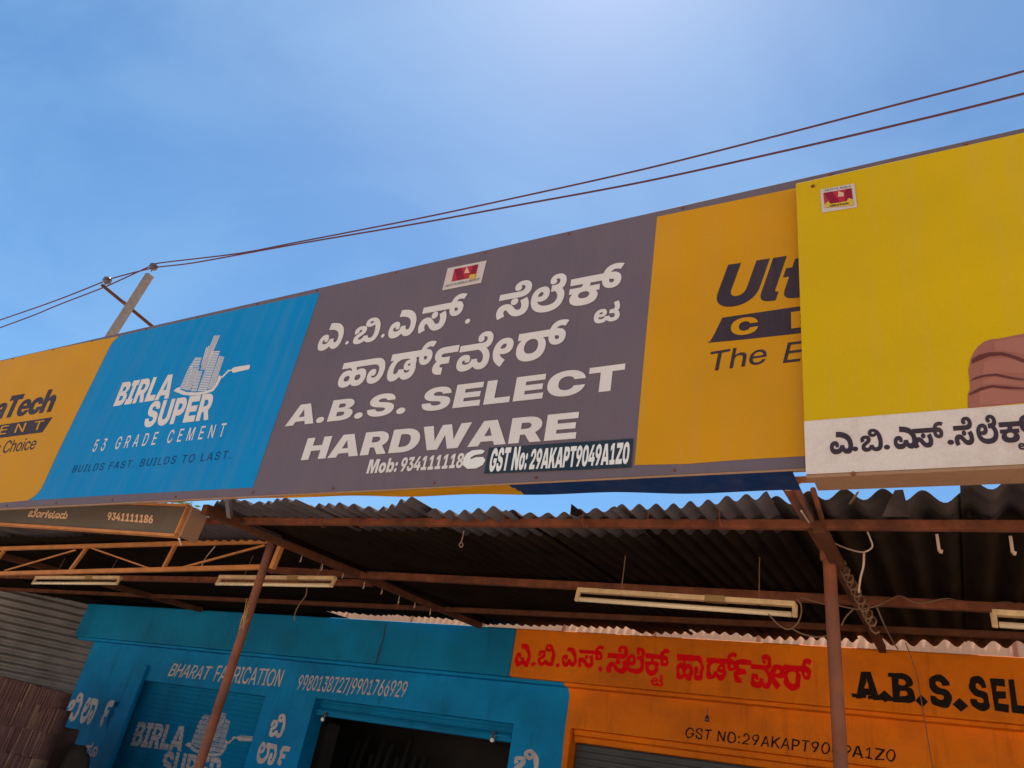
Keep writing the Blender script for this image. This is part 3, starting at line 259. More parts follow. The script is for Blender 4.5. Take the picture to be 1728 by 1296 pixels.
HEAVY = {
' ': '269|',
'.': '269|134,-9 ~-42,0 ~-59,59 0,42 ~0,42 ~59,60 42,0 ~42,0 ~60,-60 0,-42 ~0,-42 ~-60,-59',
'0': '645|322,-12 ~-100,0 ~-137,91 ~-68,168 0,116 ~0,117 ~68,168 ~137,91 100,0 ~101,0 ~136,-91 ~69,-168 0,-117 ~0,-116 ~-69,-168 ~-136,-91|322,145 ~41,0 ~50,52 ~24,98 0,68 ~0,69 ~-24,98 ~-50,53 -41,0 ~-40,0 ~-51,-53 ~-23,-98 0,-69 ~0,-68 ~23,-98 ~51,-52',
'1': '645|83,0 0,157 503,0 0,-157|448,728 0,-728 -196,0 0,549 -1,0 -162,-99 0,168 179,110',
'2': '645|46,0 0,142 274,220 ~20,17 ~44,38 ~31,48 0,31 ~0,26 ~-23,39 ~-40,22 -28,0 ~-29,0 ~-45,-27 ~-25,-53 0,-38 -186,0 ~0,85 ~69,123 ~128,66 89,0 ~80,0 ~126,-55 ~72,-104 0,-73 ~0,-54 ~-41,-85 ~-74,-75 -49,-39 -117,-96 0,-1 283,0 0,-157',
'3': '645|316,-12 ~-100,0 ~-131,74 ~-64,120 0,68 190,0 ~0,-32 ~27,-50 ~47,-28 30,0 ~29,0 ~45,25 ~25,45 0,28 ~0,28 ~-26,39 ~-48,22 -33,0 -106,0 0,108 143,134 0,0 -288,0 0,159 519,0 0,-150 -223,-201 0,43 ~87,9 ~114,-47 ~56,-92 0,-60 ~0,-70 ~-72,-110 ~-131,-62',
'4': '645|9,141 0,153 296,434 197,0 -294,-437 0,-1 428,0 0,-149|364,0 0,188 0,67 0,198 187,0 0,-453',
'6': '645|329,-10 ~-87,0 ~-134,65 ~-75,114 0,74 ~0,62 ~46,110 39,58 172,255 213,0 -213,-318 -50,0 ~10,14 ~31,31 ~51,22 38,0 ~74,0 ~109,-57 ~59,-105 0,-72 ~0,-74 ~-72,-114 ~-128,-65|322,141 ~30,0 ~45,26 ~26,46 0,30 ~0,30 ~-26,46 ~-45,27 -30,0 ~-29,0 ~-46,-27 ~-26,-46 0,-30 ~0,-30 ~26,-46 ~46,-26',
'8': '645|322,-12 ~-91,0 ~-135,52 ~-75,94 0,63 ~0,51 ~46,74 ~87,47 59,8 0,-1 ~-79,12 ~-91,84 0,68 ~0,60 ~70,89 ~126,50 83,0 ~85,0 ~125,-49 ~69,-89 0,-61 ~0,-68 ~-90,-84 -80,-12 0,1 ~60,-8 ~86,-47 ~47,-74 0,-51 ~0,-63 ~-76,-94 ~-135,-52|322,124 ~28,0 ~44,23 ~24,41 0,25 ~0,26 ~-24,39 ~-44,23 -28,0 ~-28,0 ~-43,-23 ~-25,-39 0,-26 ~0,-26 ~25,-40 ~43,-23|322,443 ~26,0 ~39,19 ~21,35 0,24 ~0,23 ~-21,35 ~-39,19 -26,0 ~-26,0 ~-38,-19 ~-21,-35 0,-23 ~0,-24 ~21,-35 ~38,-19',
'9': '645|316,737 ~87,0 ~133,-64 ~76,-114 0,-75 ~0,-61 ~-46,-111 -39,-57 -172,-255 -214,0 213,317 51,0 ~-9,-13 ~-33,-31 ~-50,-22 -38,0 ~-74,0 ~-109,57 ~-59,105 0,71 ~0,75 ~72,114 ~128,64|323,587 ~-30,0 ~-45,-26 ~-27,-47 0,-30 ~0,-29 ~27,-47 ~45,-26 30,0 ~29,0 ~45,26 ~26,47 0,29 ~0,30 ~-26,47 ~-45,26',
':': '269|134,-9 ~-42,0 ~-59,59 0,42 ~0,42 ~59,60 42,0 ~42,0 ~60,-60 0,-42 ~0,-42 ~-60,-59|134,297 ~-42,0 ~-59,59 0,42 ~0,42 ~59,60 42,0 ~42,0 ~60,-60 0,-42 ~0,-42 ~-60,-59',
'A': '764|0,0 244,728 274,0 246,-728 -228,0 -82,282 ~-26,92 ~-50,179 -24,97 55,0 ~-24,-97 ~-51,-179 -27,-92 -85,-282|182,120 0,156 401,0 0,-156',
'B': '650|39,0 0,728 315,0 ~84,0 ~113,-47 ~57,-82 0,-53 ~0,-42 ~-35,-68 ~-63,-44 -42,-9 0,-1 ~47,-1 ~74,-46 ~44,-78 0,-51 ~0,-60 ~-60,-93 ~-112,-53 -79,0|236,152 108,0 ~37,0 ~44,39 0,33 ~0,22 ~-20,32 ~-36,18 -25,0 -108,0|236,439 96,0 ~22,0 ~33,17 ~18,31 0,20 ~0,31 ~-40,37 -33,0 -96,0',
'C': '729|373,-12 ~-99,0 ~-161,87 ~-93,168 0,120 ~0,122 ~93,168 ~161,86 99,0 ~70,0 ~117,-41 ~88,-75 ~56,-105 7,-65 -205,0 ~-4,26 ~-22,41 ~-33,28 ~-44,15 -26,0 ~-49,0 ~-68,-46 ~-35,-90 0,-64 ~0,-63 ~34,-89 ~69,-47 49,0 ~26,0 ~43,15 ~33,29 ~22,40 5,25 205,0 ~-8,-64 ~-55,-105 ~-88,-75 ~-117,-41',
'D': '711|323,0 -199,0 0,168 189,0 ~60,0 ~76,42 ~37,87 0,66 ~0,67 ~-38,87 ~-79,43 -61,0 -187,0 0,168 199,0 ~113,0 ~167,-90 ~91,-164 0,-111 ~0,-110 ~-90,-163 ~-165,-90|242,728 0,-728 -203,0 0,728',
'E': '632|39,0 0,728 564,0 0,-172 -361,0 0,-110 333,0 0,-166 -333,0 0,-108 361,0 0,-172',
'G': '740|377,-12 ~-108,0 ~-161,92 ~-88,169 0,114 ~0,122 ~93,168 ~161,86 99,0 ~66,0 ~118,-37 ~90,-70 ~56,-96 5,-59 -208,0 ~-3,20 ~-19,32 ~-30,23 ~-40,11 -27,0 ~-51,0 ~-70,-46 ~-35,-89 0,-65 ~0,-64 ~36,-89 ~71,-46 52,0 ~43,0 ~58,25 ~30,46 0,30 42,-4 -174,0 0,145 330,0 0,-105 ~0,-94 ~-84,-141 ~-151,-78',
'H': '727|39,0 0,728 203,0 0,-272 242,0 0,272 204,0 0,-728 -204,0 0,284 -242,0 0,-284',
'I': '437|24,0 0,159 93,0 0,409 -93,0 0,160 388,0 0,-160 -92,0 0,-409 92,0 0,-159',
'K': '729|189,104 0,247 ~24,31 ~50,64 ~49,63 24,32 144,187 235,0 -304,-375 -18,0|39,0 0,728 203,0 0,-157 0,-209 0,-96 0,-266|497,0 -176,292 121,153 287,-445',
'L': '575|39,0 0,728 203,0 0,-556 314,0 0,-172',
'M': '925|39,0 0,728 304,0 65,-228 ~9,-29 ~22,-85 ~24,-93 ~20,-84 6,-29 -52,0 ~6,29 ~20,84 ~24,93 ~22,85 8,29 65,228 304,0 0,-728 -199,0 0,281 ~0,25 ~2,79 ~3,94 ~2,96 0,42 23,0 ~-10,-42 ~-24,-95 ~-24,-93 ~-22,-79 -8,-27 -84,-281 -164,0 -86,281 ~-8,27 ~-22,79 ~-25,93 ~-25,95 -10,42 25,0 ~0,-42 ~3,-96 ~3,-94 ~2,-79 0,-25 0,-281',
'N': '738|39,0 0,728 207,0 177,-286 ~12,-19 ~36,-64 ~39,-73 17,-32 -24,-57 ~-3,40 ~-2,101 ~-2,94 0,29 0,267 203,0 0,-728 -207,0 -165,266 ~-15,24 ~-43,74 ~-50,92 -25,48 40,12 ~4,-52 ~4,-98 ~0,-78 0,-22 0,-266',
'P': '648|39,0 0,728 309,0 ~87,0 ~127,-62 ~69,-114 0,-78 ~0,-78 ~-69,-114 ~-127,-62 -87,0 -192,0 0,167 177,0 ~31,0 ~44,21 ~25,39 0,27 ~0,26 ~-25,39 ~-44,22 -31,0 -91,0 0,-561',
'R': '666|39,0 0,728 309,0 ~87,0 ~127,-62 ~69,-114 0,-78 ~0,-76 ~-72,-110 ~-131,-60 -91,0 -173,0 0,157 169,0 ~31,0 ~44,22 ~25,40 0,27 ~0,26 ~-25,40 ~-44,22 -31,0 -91,0 0,-562|442,0 -158,330 207,0 162,-330',
'S': '685|344,-12 ~-101,0 ~-139,59 ~-73,114 0,81 192,0 ~2,-29 ~30,-42 ~55,-23 36,0 ~32,0 ~48,17 ~27,28 0,19 ~0,18 ~-25,26 ~-53,20 -41,8 -72,13 ~-106,20 ~-111,109 0,81 ~0,69 ~75,105 ~134,58 88,0 ~91,0 ~131,-57 ~72,-109 3,-76 -187,0 ~-3,38 ~-57,44 -46,0 ~-28,0 ~-44,-16 ~-25,-28 0,-18 ~0,-18 ~22,-24 ~49,-18 37,-7 59,-11 ~63,-12 ~90,-36 ~57,-52 ~28,-68 0,-43 ~0,-77 ~-73,-107 ~-139,-56',
'T': '656|20,556 0,172 617,0 0,-172 -207,0 0,-556 -203,0 0,556',
'U': '705|353,-12 ~-96,0 ~-140,67 ~-78,122 0,82 0,469 197,0 0,-453 ~0,-33 ~31,-53 ~52,-30 34,0 ~34,0 ~52,30 ~30,52 0,34 0,453 197,0 0,-469 ~0,-82 ~-78,-122 ~-140,-67',
'W': '1037|193,0 -193,728 221,0 58,-283 ~11,-53 ~20,-107 ~19,-106 8,-54 -46,0 ~10,54 ~20,106 ~22,107 12,53 65,283 197,0 65,-283 ~12,-53 ~22,-107 ~20,-106 11,-54 -48,0 ~9,54 ~19,106 ~20,107 11,53 58,283 221,0 -193,-728 -223,0 -82,336 ~-10,39 ~-22,113 -18,82 59,0 ~-18,-82 ~-22,-113 -9,-39 -83,-336',
'Z': '652|24,0 0,152 272,316 ~34,39 ~70,77 38,39 22,-67 ~-50,0 ~-101,0 -51,0 -227,0 0,172 594,0 0,-153 -269,-317 ~-32,-39 ~-70,-76 -36,-39 -23,68 ~51,0 ~102,0 50,0 230,0 0,-172',
'a': '583|200,-9 ~-52,0 ~-79,33 ~-45,67 0,52 ~0,43 ~31,60 ~54,39 ~72,20 42,3 ~45,3 ~55,10 ~25,17 0,15 0,1 ~0,12 ~-15,16 ~-26,10 -18,0 ~-19,0 ~-28,-11 ~-15,-21 -2,-15 -179,0 ~4,58 ~59,82 ~109,42 79,0 ~59,0 ~92,-24 ~62,-46 ~31,-68 0,-44 0,-345 -190,0 0,72 -2,0 ~-17,-30 ~-44,-36 ~-55,-15|264,112 ~21,0 ~39,16 ~26,32 0,23 0,41 ~-8,-3 ~-16,-5 ~-18,-4 ~-23,-4 -14,-3 ~-20,-3 ~-28,-14 ~-16,-21 0,-13 ~0,-13 ~15,-19 ~25,-10',
'b': '625|380,-12 ~-34,0 ~-57,21 ~-41,41 -12,30 -1,0 0,-80 -193,0 0,728 195,0 0,-280 1,0 ~16,28 ~41,34 ~54,17 33,0 ~65,0 ~99,-68 ~57,-121 0,-79 ~0,-82 ~-56,-122 ~-99,-67|322,142 ~27,0 ~37,28 ~19,53 0,36 ~0,35 ~-19,52 ~-37,29 -27,0 ~-27,0 ~-41,-29 ~-24,-52 0,-35 ~0,-36 ~24,-53 ~41,-28',
'c': '583|298,-12 ~-83,0 ~-124,68 ~-69,121 0,81 ~0,80 ~69,122 ~124,67 83,0 ~56,0 ~96,-32 ~70,-60 ~40,-83 2,-50 -187,0 ~-1,17 ~-12,27 ~-19,20 ~-26,10 -15,0 ~-26,0 ~-37,-28 ~-19,-53 0,-37 ~0,-37 ~19,-53 ~37,-28 26,0 ~15,0 ~26,10 ~19,20 ~12,28 1,18 187,0 ~0,-50 ~-39,-83 ~-70,-62 ~-97,-33',
'e': '583|296,-12 ~-80,0 ~-124,69 ~-70,122 0,79 ~0,79 ~70,121 ~121,69 79,0 ~60,0 ~99,-38 ~72,-71 ~39,-97 0,-58 0,-52 -482,0 0,109 394,0 -90,-19 ~0,28 ~-21,38 ~-38,21 -27,0 ~-27,0 ~-39,-21 ~-20,-38 0,-28 0,-86 ~0,-28 ~22,-41 ~41,-22 29,0 ~21,0 ~34,11 ~23,20 6,13 173,0 ~-10,-52 ~-74,-81 ~-113,-47',
'h': '618|237,273 0,-273 -195,0 0,728 195,0 0,-354 -28,0 ~24,67 ~91,86 78,0 ~58,0 ~77,-49 ~39,-91 0,-62 0,-325 -195,0 0,281 ~0,39 ~-37,42 -35,0 ~-23,0 ~-32,-19 ~-17,-40',
'l': '310|238,0 ~-102,0 ~-94,75 0,84 0,569 195,0 0,-550 ~0,-17 ~19,-17 17,0 ~6,0 ~11,0 5,0 0,-144 ~-14,0 ~-29,0',
'o': '607|304,-12 ~-84,0 ~-127,66 ~-71,121 0,83 ~0,82 ~71,121 ~127,66 84,0 ~84,0 ~126,-66 ~71,-121 0,-82 ~0,-83 ~-71,-121 ~-126,-66|304,141 ~23,0 ~38,26 ~23,52 0,39 ~0,39 ~-23,52 ~-38,26 -23,0 ~-23,0 ~-39,-26 ~-22,-52 0,-39 ~0,-39 ~22,-52 ~39,-26',
'r': '416|42,0 0,516 189,0 0,-94 1,0 ~15,52 ~59,42 53,0 ~15,0 ~22,0 12,0 0,-157 ~-10,0 ~-43,0 -18,0 ~-30,0 ~-45,-27 ~-25,-50 0,-35 0,-247',
't': '418|398,516 0,-149 -388,0 0,149|97,656 195,0 0,-468 ~0,-22 ~18,-18 27,0 ~13,0 ~41,0 7,0 0,-148 ~-13,0 ~-61,0 -33,0 ~-102,0 ~-92,74 0,80',
}
MEDIUM = {
' ': '269|',
"'": '260|92,471 -11,257 98,0 -11,-257',
'.': '269|136,-8 ~-28,0 ~-40,39 0,29 ~0,29 ~40,39 28,0 ~29,0 ~40,-39 0,-29 ~0,-29 ~-40,-39',
'/': '338|333,762 -235,-871 -93,0 235,871',
'0': '645|322,-12 ~-84,0 ~-121,92 ~-65,168 0,115 ~0,116 ~65,168 ~121,92 84,0 ~85,0 ~121,-92 ~65,-168 0,-116 ~0,-115 ~-65,-168 ~-121,-92|322,80 ~53,0 ~75,69 ~40,126 0,88 ~0,89 ~-40,127 ~-75,68 -53,0 ~-53,0 ~-75,-68 ~-40,-127 0,-89 ~0,-88 ~40,-126 ~75,-69',
'1': '645|103,0 0,92 459,0 0,-92|394,728 0,-728 -105,0 0,621 0,0 -178,-116 0,104 181,119',
'2': '645|76,0 0,86 262,233 ~42,38 ~55,60 ~28,59 0,36 ~0,42 ~-34,60 ~-61,33 -43,0 ~-46,0 ~-66,-39 ~-35,-71 0,-50 -100,0 ~0,75 ~60,114 ~112,63 74,0 ~71,0 ~108,-56 ~62,-100 0,-66 ~0,-48 ~-36,-83 ~-70,-82 -53,-47 -182,-164 0,-1 345,0 0,-92',
'3': '645|325,-12 ~-80,0 ~-118,64 ~-64,111 0,69 106,0 ~0,-46 ~38,-69 ~69,-38 47,0 ~45,0 ~68,36 ~38,66 0,43 ~0,44 ~-42,62 ~-77,33 -54,0 -94,0 0,78 201,193 0,1 -300,0 0,93 435,0 0,-91 -237,-228 0,22 ~90,7 ~122,-51 ~61,-99 0,-66 ~0,-68 ~-64,-106 ~-115,-60',
'4': '645|33,169 0,87 339,472 112,0 -333,-467 0,-1 460,0 0,-91|402,0 0,196 0,40 0,218 102,0 0,-454',
'5': '645|324,-10 ~-73,0 ~-114,58 ~-67,102 -4,65 106,0 ~4,-38 ~40,-61 ~66,-35 42,0 ~44,0 ~66,41 ~38,71 0,46 ~0,47 ~-36,71 ~-64,41 -43,0 ~-56,0 ~-80,-46 -15,-43 -102,0 24,419 435,0 0,-93 -338,0 -16,-215 1,0 ~32,35 ~82,33 49,0 ~50,0 ~84,-36 ~62,-67 ~35,-90 0,-54 ~0,-74 ~-63,-113 ~-114,-64',
'6': '645|323,-11 ~-74,0 ~-114,63 ~-64,112 0,74 ~0,55 ~55,120 58,82 164,233 120,0 -249,-342 -12,0 ~10,19 ~32,40 ~53,26 41,0 ~67,0 ~104,-60 ~60,-107 0,-70 ~0,-72 ~-64,-111 ~-113,-62|322,80 ~42,0 ~67,41 ~39,70 0,43 ~0,43 ~-39,69 ~-67,41 -42,0 ~-42,0 ~-67,-41 ~-38,-69 0,-43 ~0,-43 ~38,-70 ~67,-41',
'7': '645|132,0 321,633 0,1 -371,0 0,94 480,0 0,-97 -317,-631',
'8': '645|322,-12 ~-75,0 ~-116,53 ~-66,93 0,60 ~0,49 ~43,80 ~73,51 47,6 0,-1 ~-61,11 ~-76,88 0,65 ~0,57 ~60,89 ~104,50 67,0 ~67,0 ~104,-50 ~60,-89 0,-57 ~0,-65 ~-77,-88 -60,-11 0,1 ~47,-6 ~74,-52 ~42,-79 0,-49 ~0,-60 ~-65,-93 ~-116,-53|322,77 ~45,0 ~67,30 ~37,56 0,37 ~0,38 ~-38,60 ~-67,33 -44,0 ~-43,0 ~-68,-33 ~-38,-60 0,-38 ~0,-37 ~37,-56 ~67,-30|322,418 ~38,0 ~56,29 ~32,53 0,35 ~0,35 ~-31,52 ~-57,29 -38,0 ~-38,0 ~-57,-29 ~-31,-52 0,-35 ~0,-35 ~31,-52 ~58,-30',
'9': '645|321,739 ~75,0 ~113,-63 ~65,-113 0,-73 ~0,-56 ~-55,-119 -59,-83 -164,-232 -119,0 248,341 12,0 ~-10,-19 ~-32,-39 ~-52,-26 -41,0 ~-67,0 ~-105,60 ~-59,107 0,69 ~0,72 ~64,111 ~113,63|323,648 ~-42,0 ~-67,-41 ~-39,-70 0,-44 ~0,-42 ~39,-70 ~67,-40 42,0 ~41,0 ~67,40 ~39,70 0,42 ~0,44 ~-39,70 ~-67,41',
':': '269|136,-8 ~-28,0 ~-40,39 0,29 ~0,29 ~40,39 28,0 ~29,0 ~40,-39 0,-29 ~0,-29 ~-40,-39|136,361 ~-28,0 ~-40,39 0,29 ~0,29 ~40,39 28,0 ~29,0 ~40,-39 0,-29 ~0,-29 ~-40,-39',
'A': '673|8,0 264,728 131,0 262,-728 -118,0 -140,410 ~-17,53 ~-40,123 -28,92 31,0 ~-28,-92 ~-40,-123 -18,-53 -144,-410|155,189 0,92 364,0 0,-92',
'B': '640|66,0 0,728 272,0 ~75,0 ~107,-48 ~56,-85 0,-59 ~0,-41 ~-29,-63 ~-55,-42 -38,-12 0,-1 ~43,-6 ~68,-42 ~40,-72 0,-53 ~0,-61 ~-57,-92 ~-115,-51 -86,0|174,91 166,0 ~74,0 ~80,58 0,56 ~0,37 ~-35,54 ~-67,29 -48,0 -170,0|174,414 163,0 ~41,0 ~59,27 ~32,50 0,34 ~0,51 ~-70,60 -62,0 -163,0',
'C': '723|379,-12 ~-100,0 ~-153,95 ~-86,169 0,111 ~0,113 ~85,169 ~154,94 100,0 ~59,0 ~104,-35 ~81,-67 ~53,-93 10,-59 -111,0 ~-8,37 ~-35,58 ~-51,40 ~-64,20 -37,0 ~-72,0 ~-103,-69 ~-56,-125 0,-83 ~0,-82 ~55,-124 ~104,-70 72,0 ~37,0 ~64,20 ~51,40 ~35,57 9,37 110,0 ~-10,-58 ~-53,-93 ~-81,-66 ~-104,-36',
'D': '693|302,0 -180,0 0,94 173,0 ~85,0 ~110,65 ~55,121 0,85 ~0,84 ~-54,120 ~-108,64 -81,0 -183,0 0,95 190,0 ~107,0 ~155,-88 ~83,-163 0,-112 ~0,-113 ~-84,-164 ~-157,-88|175,728 0,-728 -109,0 0,728',
'E': '589|66,0 0,728 490,0 0,-95 -381,0 0,-215 352,0 0,-94 -352,0 0,-229 381,0 0,-95',
'F': '563|66,0 0,728 474,0 0,-95 -365,0 0,-219 337,0 0,-93 -337,0 0,-321',
'G': '732|377,-12 ~-99,0 ~-152,96 ~-86,169 0,110 ~0,113 ~86,169 ~153,94 97,0 ~59,0 ~105,-36 ~82,-67 ~54,-91 8,-56 -110,0 ~-7,34 ~-35,56 ~-52,40 ~-65,21 -38,0 ~-69,0 ~-103,-69 ~-56,-125 0,-83 ~0,-82 ~56,-124 ~104,-70 69,0 ~58,0 ~92,50 ~54,88 0,58 31,-2 -211,0 0,90 287,0 0,-83 ~0,-87 ~-82,-135 ~-141,-78',
'H': '711|66,0 0,728 109,0 0,-308 361,0 0,308 109,0 0,-728 -109,0 0,325 -361,0 0,-325',
'I': '356|36,0 0,93 88,0 0,542 -88,0 0,93 284,0 0,-93 -87,0 0,-542 87,0 0,-93',
'K': '651|142,189 0,139 ~25,29 ~51,57 ~51,57 25,28 207,229 138,0 -310,-339 -6,0|66,0 0,728 109,0 0,-236 0,-165 0,-52 0,-275|514,0 -250,359 66,84 311,-443',
'L': '542|66,0 0,728 109,0 0,-633 344,0 0,-95',
'M': '870|66,0 0,728 153,0 163,-427 ~7,-18 ~18,-53 ~20,-57 ~17,-52 5,-17 -26,0 ~6,17 ~16,52 ~20,57 ~18,53 6,18 161,427 153,0 0,-728 -106,0 0,397 ~0,23 ~0,59 ~2,63 ~2,64 0,30 14,0 ~-12,-35 ~-23,-70 ~-22,-63 ~-18,-53 -7,-18 -154,-397 -89,0 -154,397 ~-7,18 ~-19,53 ~-22,63 ~-25,70 -12,35 18,0 ~1,-30 ~1,-64 ~2,-63 ~0,-59 0,-23 0,-397',
'N': '715|66,0 0,728 120,0 278,-440 ~10,-16 ~31,-52 ~35,-61 16,-29 -11,-25 ~-1,29 ~-3,75 ~-1,68 0,17 0,434 109,0 0,-728 -121,0 -249,393 ~-11,18 ~-38,63 ~-49,83 -28,48 16,21 ~2,-56 ~3,-91 ~1,-66 0,-19 0,-394',
'O': '748|374,-12 ~-96,0 ~-152,95 ~-86,169 0,111 ~0,112 ~86,169 ~152,95 96,0 ~97,0 ~151,-95 ~87,-169 0,-112 ~0,-111 ~-87,-169 ~-151,-95|374,87 ~63,0 ~102,64 ~61,124 0,88 ~0,89 ~-61,124 ~-102,64 -63,0 ~-62,0 ~-103,-64 ~-60,-124 0,-89 ~0,-88 ~60,-124 ~103,-64',
'P': '618|66,0 0,728 270,0 ~78,0 ~114,-56 ~61,-101 0,-70 ~0,-70 ~-63,-102 ~-115,-55 -78,0 -210,0 0,94 208,0 ~47,0 ~67,32 ~37,60 0,41 ~0,41 ~-37,59 ~-67,32 -47,0 -156,0 0,-633',
'R': '638|66,0 0,728 277,0 ~78,0 ~114,-56 ~62,-101 0,-70 ~0,-69 ~-66,-102 ~-117,-55 -78,0 -207,0 0,93 210,0 ~47,0 ~67,32 ~37,60 0,41 ~0,41 ~-37,59 ~-68,33 -47,0 -163,0 0,-634|486,0 -173,328 119,0 176,-328',
'S': '627|318,-12 ~-87,0 ~-126,60 ~-68,111 0,77 108,0 ~0,-48 ~42,-69 ~77,-36 55,0 ~49,0 ~73,28 ~41,53 0,35 ~0,28 ~-28,42 ~-61,31 -51,12 -79,19 ~-111,26 ~-101,94 0,76 ~0,64 ~65,95 ~117,53 78,0 ~78,0 ~115,-55 ~65,-103 2,-71 -105,0 ~-4,63 ~-84,71 -69,0 ~-44,0 ~-67,-28 ~-39,-51 0,-33 ~0,-26 ~28,-39 ~62,-30 50,-12 78,-18 ~55,-13 ~80,-37 ~52,-50 ~26,-63 0,-39 ~0,-65 ~-67,-98 ~-122,-54',
'T': '619|24,633 0,95 571,0 0,-95 -231,0 0,-633 -109,0 0,633',
'U': '703|352,-12 ~-87,0 ~-130,68 ~-72,117 0,76 0,479 108,0 0,-470 ~0,-50 ~44,-77 ~81,-45 56,0 ~56,0 ~81,45 ~44,77 0,50 0,470 107,0 0,-479 ~0,-76 ~-71,-118 ~-130,-67',
'Y': '658|276,0 0,290 -268,438 125,0 139,-230 ~20,-34 ~38,-66 19,-34 -36,0 ~18,34 ~38,66 20,34 137,230 124,0 -266,-438 0,-290',
'Z': '620|28,0 0,88 360,458 ~25,31 ~52,62 27,31 13,-37 ~-42,0 ~-86,0 -42,0 -293,0 0,95 547,0 0,-89 -353,-449 ~-27,-33 ~-54,-66 -29,-34 -14,38 ~42,0 ~84,0 42,0 313,0 0,-95',
'c': '534|279,-12 ~-74,0 ~-110,69 ~-62,121 0,79 ~0,79 ~62,122 ~110,69 74,0 ~46,0 ~78,-28 ~60,-50 ~37,-69 4,-41 -102,0 ~-4,22 ~-20,36 ~-31,27 ~-41,14 -27,0 ~-44,0 ~-64,-44 ~-34,-82 0,-55 ~0,-55 ~34,-80 ~64,-45 44,0 ~27,0 ~40,14 ~30,26 ~20,37 5,23 103,0 ~-4,-41 ~-37,-68 ~-60,-51 ~-78,-29',
'e': '545|278,-12 ~-76,0 ~-110,70 ~-59,121 0,78 ~0,79 ~61,122 ~109,69 70,0 ~55,0 ~88,-39 ~64,-72 ~34,-98 0,-60 0,-28 -435,0 0,78 381,0 -46,-24 ~0,48 ~-34,71 ~-63,38 -43,0 ~-43,0 ~-62,-38 ~-35,-71 0,-48 0,-44 ~0,-49 ~34,-75 ~65,-42 47,0 ~34,0 ~51,21 ~35,37 7,25 99,0 ~-10,-50 ~-63,-76 ~-96,-43',
'g': '576|283,-211 ~-63,0 ~-96,38 ~-59,71 -7,51 103,0 ~7,-25 ~34,-34 ~50,-17 31,0 ~63,0 ~70,67 0,63 0,78 -1,0 ~-17,-30 ~-49,-39 ~-59,-19 -34,0 ~-67,0 ~-101,68 ~-55,120 0,78 ~0,79 ~56,120 ~101,68 66,0 ~34,0 ~59,-19 ~50,-39 17,-31 1,0 0,79 101,0 0,-509 ~0,-78 ~-63,-96 ~-107,-44|277,82 ~44,0 ~65,44 ~36,80 0,54 ~0,54 ~-36,80 ~-65,44 -44,0 ~-41,0 ~-63,-41 ~-36,-79 0,-58 ~0,-58 ~36,-79 ~63,-41',
'h': '560|161,297 0,-297 -103,0 0,728 103,0 0,-340 -26,0 ~26,69 ~90,69 64,0 ~53,0 ~85,-46 ~49,-91 0,-68 0,-321 -104,0 0,308 ~0,62 ~-59,64 -54,0 ~-35,0 ~-56,-29 ~-33,-60',
'i': '219|58,0 0,516 103,0 0,-516|110,604 ~-28,0 ~-38,37 0,27 ~0,26 ~38,37 27,0 ~28,0 ~38,-37 0,-27 ~0,-26 ~-38,-37',
'n': '560|161,297 0,-297 -103,0 0,516 101,0 0,-128 -24,0 ~26,69 ~90,69 64,0 ~53,0 ~85,-46 ~49,-91 0,-68 0,-321 -104,0 0,308 ~0,62 ~-59,64 -54,0 ~-35,0 ~-56,-29 ~-33,-60',
'o': '559|280,-12 ~-74,0 ~-111,69 ~-62,121 0,79 ~0,80 ~62,122 ~111,68 74,0 ~74,0 ~111,-68 ~62,-122 0,-80 ~0,-79 ~-62,-121 ~-111,-69|280,77 ~44,0 ~64,44 ~34,81 0,55 ~0,55 ~-34,81 ~-64,45 -44,0 ~-44,0 ~-64,-44 ~-35,-82 0,-55 ~0,-55 ~35,-81 ~64,-44',
'r': '339|58,0 0,516 99,0 0,-84 2,0 ~14,43 ~61,47 49,0 ~12,0 ~20,-2 6,0 0,-97 ~-6,2 ~-30,3 -19,0 ~-28,0 ~-48,-26 ~-29,-55 0,-42 0,-305',
's': '490|249,-12 ~-59,0 ~-95,38 ~-58,75 -3,56 101,0 ~5,-42 ~57,-45 50,0 ~49,0 ~57,40 0,31 ~0,26 ~-41,32 -33,7 -86,19 ~-73,16 ~-75,74 0,58 ~0,45 ~50,70 ~89,39 59,0 ~58,0 ~90,-41 ~52,-76 2,-52 -99,0 ~0,38 ~-56,49 -46,0 ~-44,0 ~-52,-41 0,-29 ~0,-27 ~40,-32 35,-8 88,-19 ~75,-17 ~71,-70 0,-56 ~0,-49 ~-54,-71 ~-94,-38',
}

_cache = {}
def glyph(font, k):
    key = (id(font), k)
    if key in _cache: return _cache[key]
    adv, *cs = font[k].split('|'); out = []
    for c in cs:
        if not c.strip(): continue
        x = y = 0; P = []
        for t in c.split():
            off = t[0] == '~'; dx, dy = t.lstrip('~').split(','); x += int(dx); y += int(dy); P.append((x, y, not off))
        Q = []
        for i, p in enumerate(P):
            q = P[(i + 1) % len(P)]; Q.append(p)
            if not p[2] and not q[2]: Q.append(((p[0] + q[0]) / 2, (p[1] + q[1]) / 2, True))
        s0 = next(i for i, p in enumerate(Q) if p[2]); Q = Q[s0:] + Q[:s0]
        pl = []; i = 0
        while i < len(Q):
            a = Q[i]; pl.append((a[0], a[1]))
            b = Q[(i + 1) % len(Q)]
            if b[2]: i += 1
            else:
                c2 = Q[(i + 2) % len(Q)]
                for t in (0.25, 0.5, 0.75): pl.append(((1 - t) ** 2 * a[0] + 2 * t * (1 - t) * b[0] + t * t * c2[0], (1 - t) ** 2 * a[1] + 2 * t * (1 - t) * b[1] + t * t * c2[1]))
                i += 2
        out.append(pl)
    _cache[key] = (int(adv), out); return _cache[key]
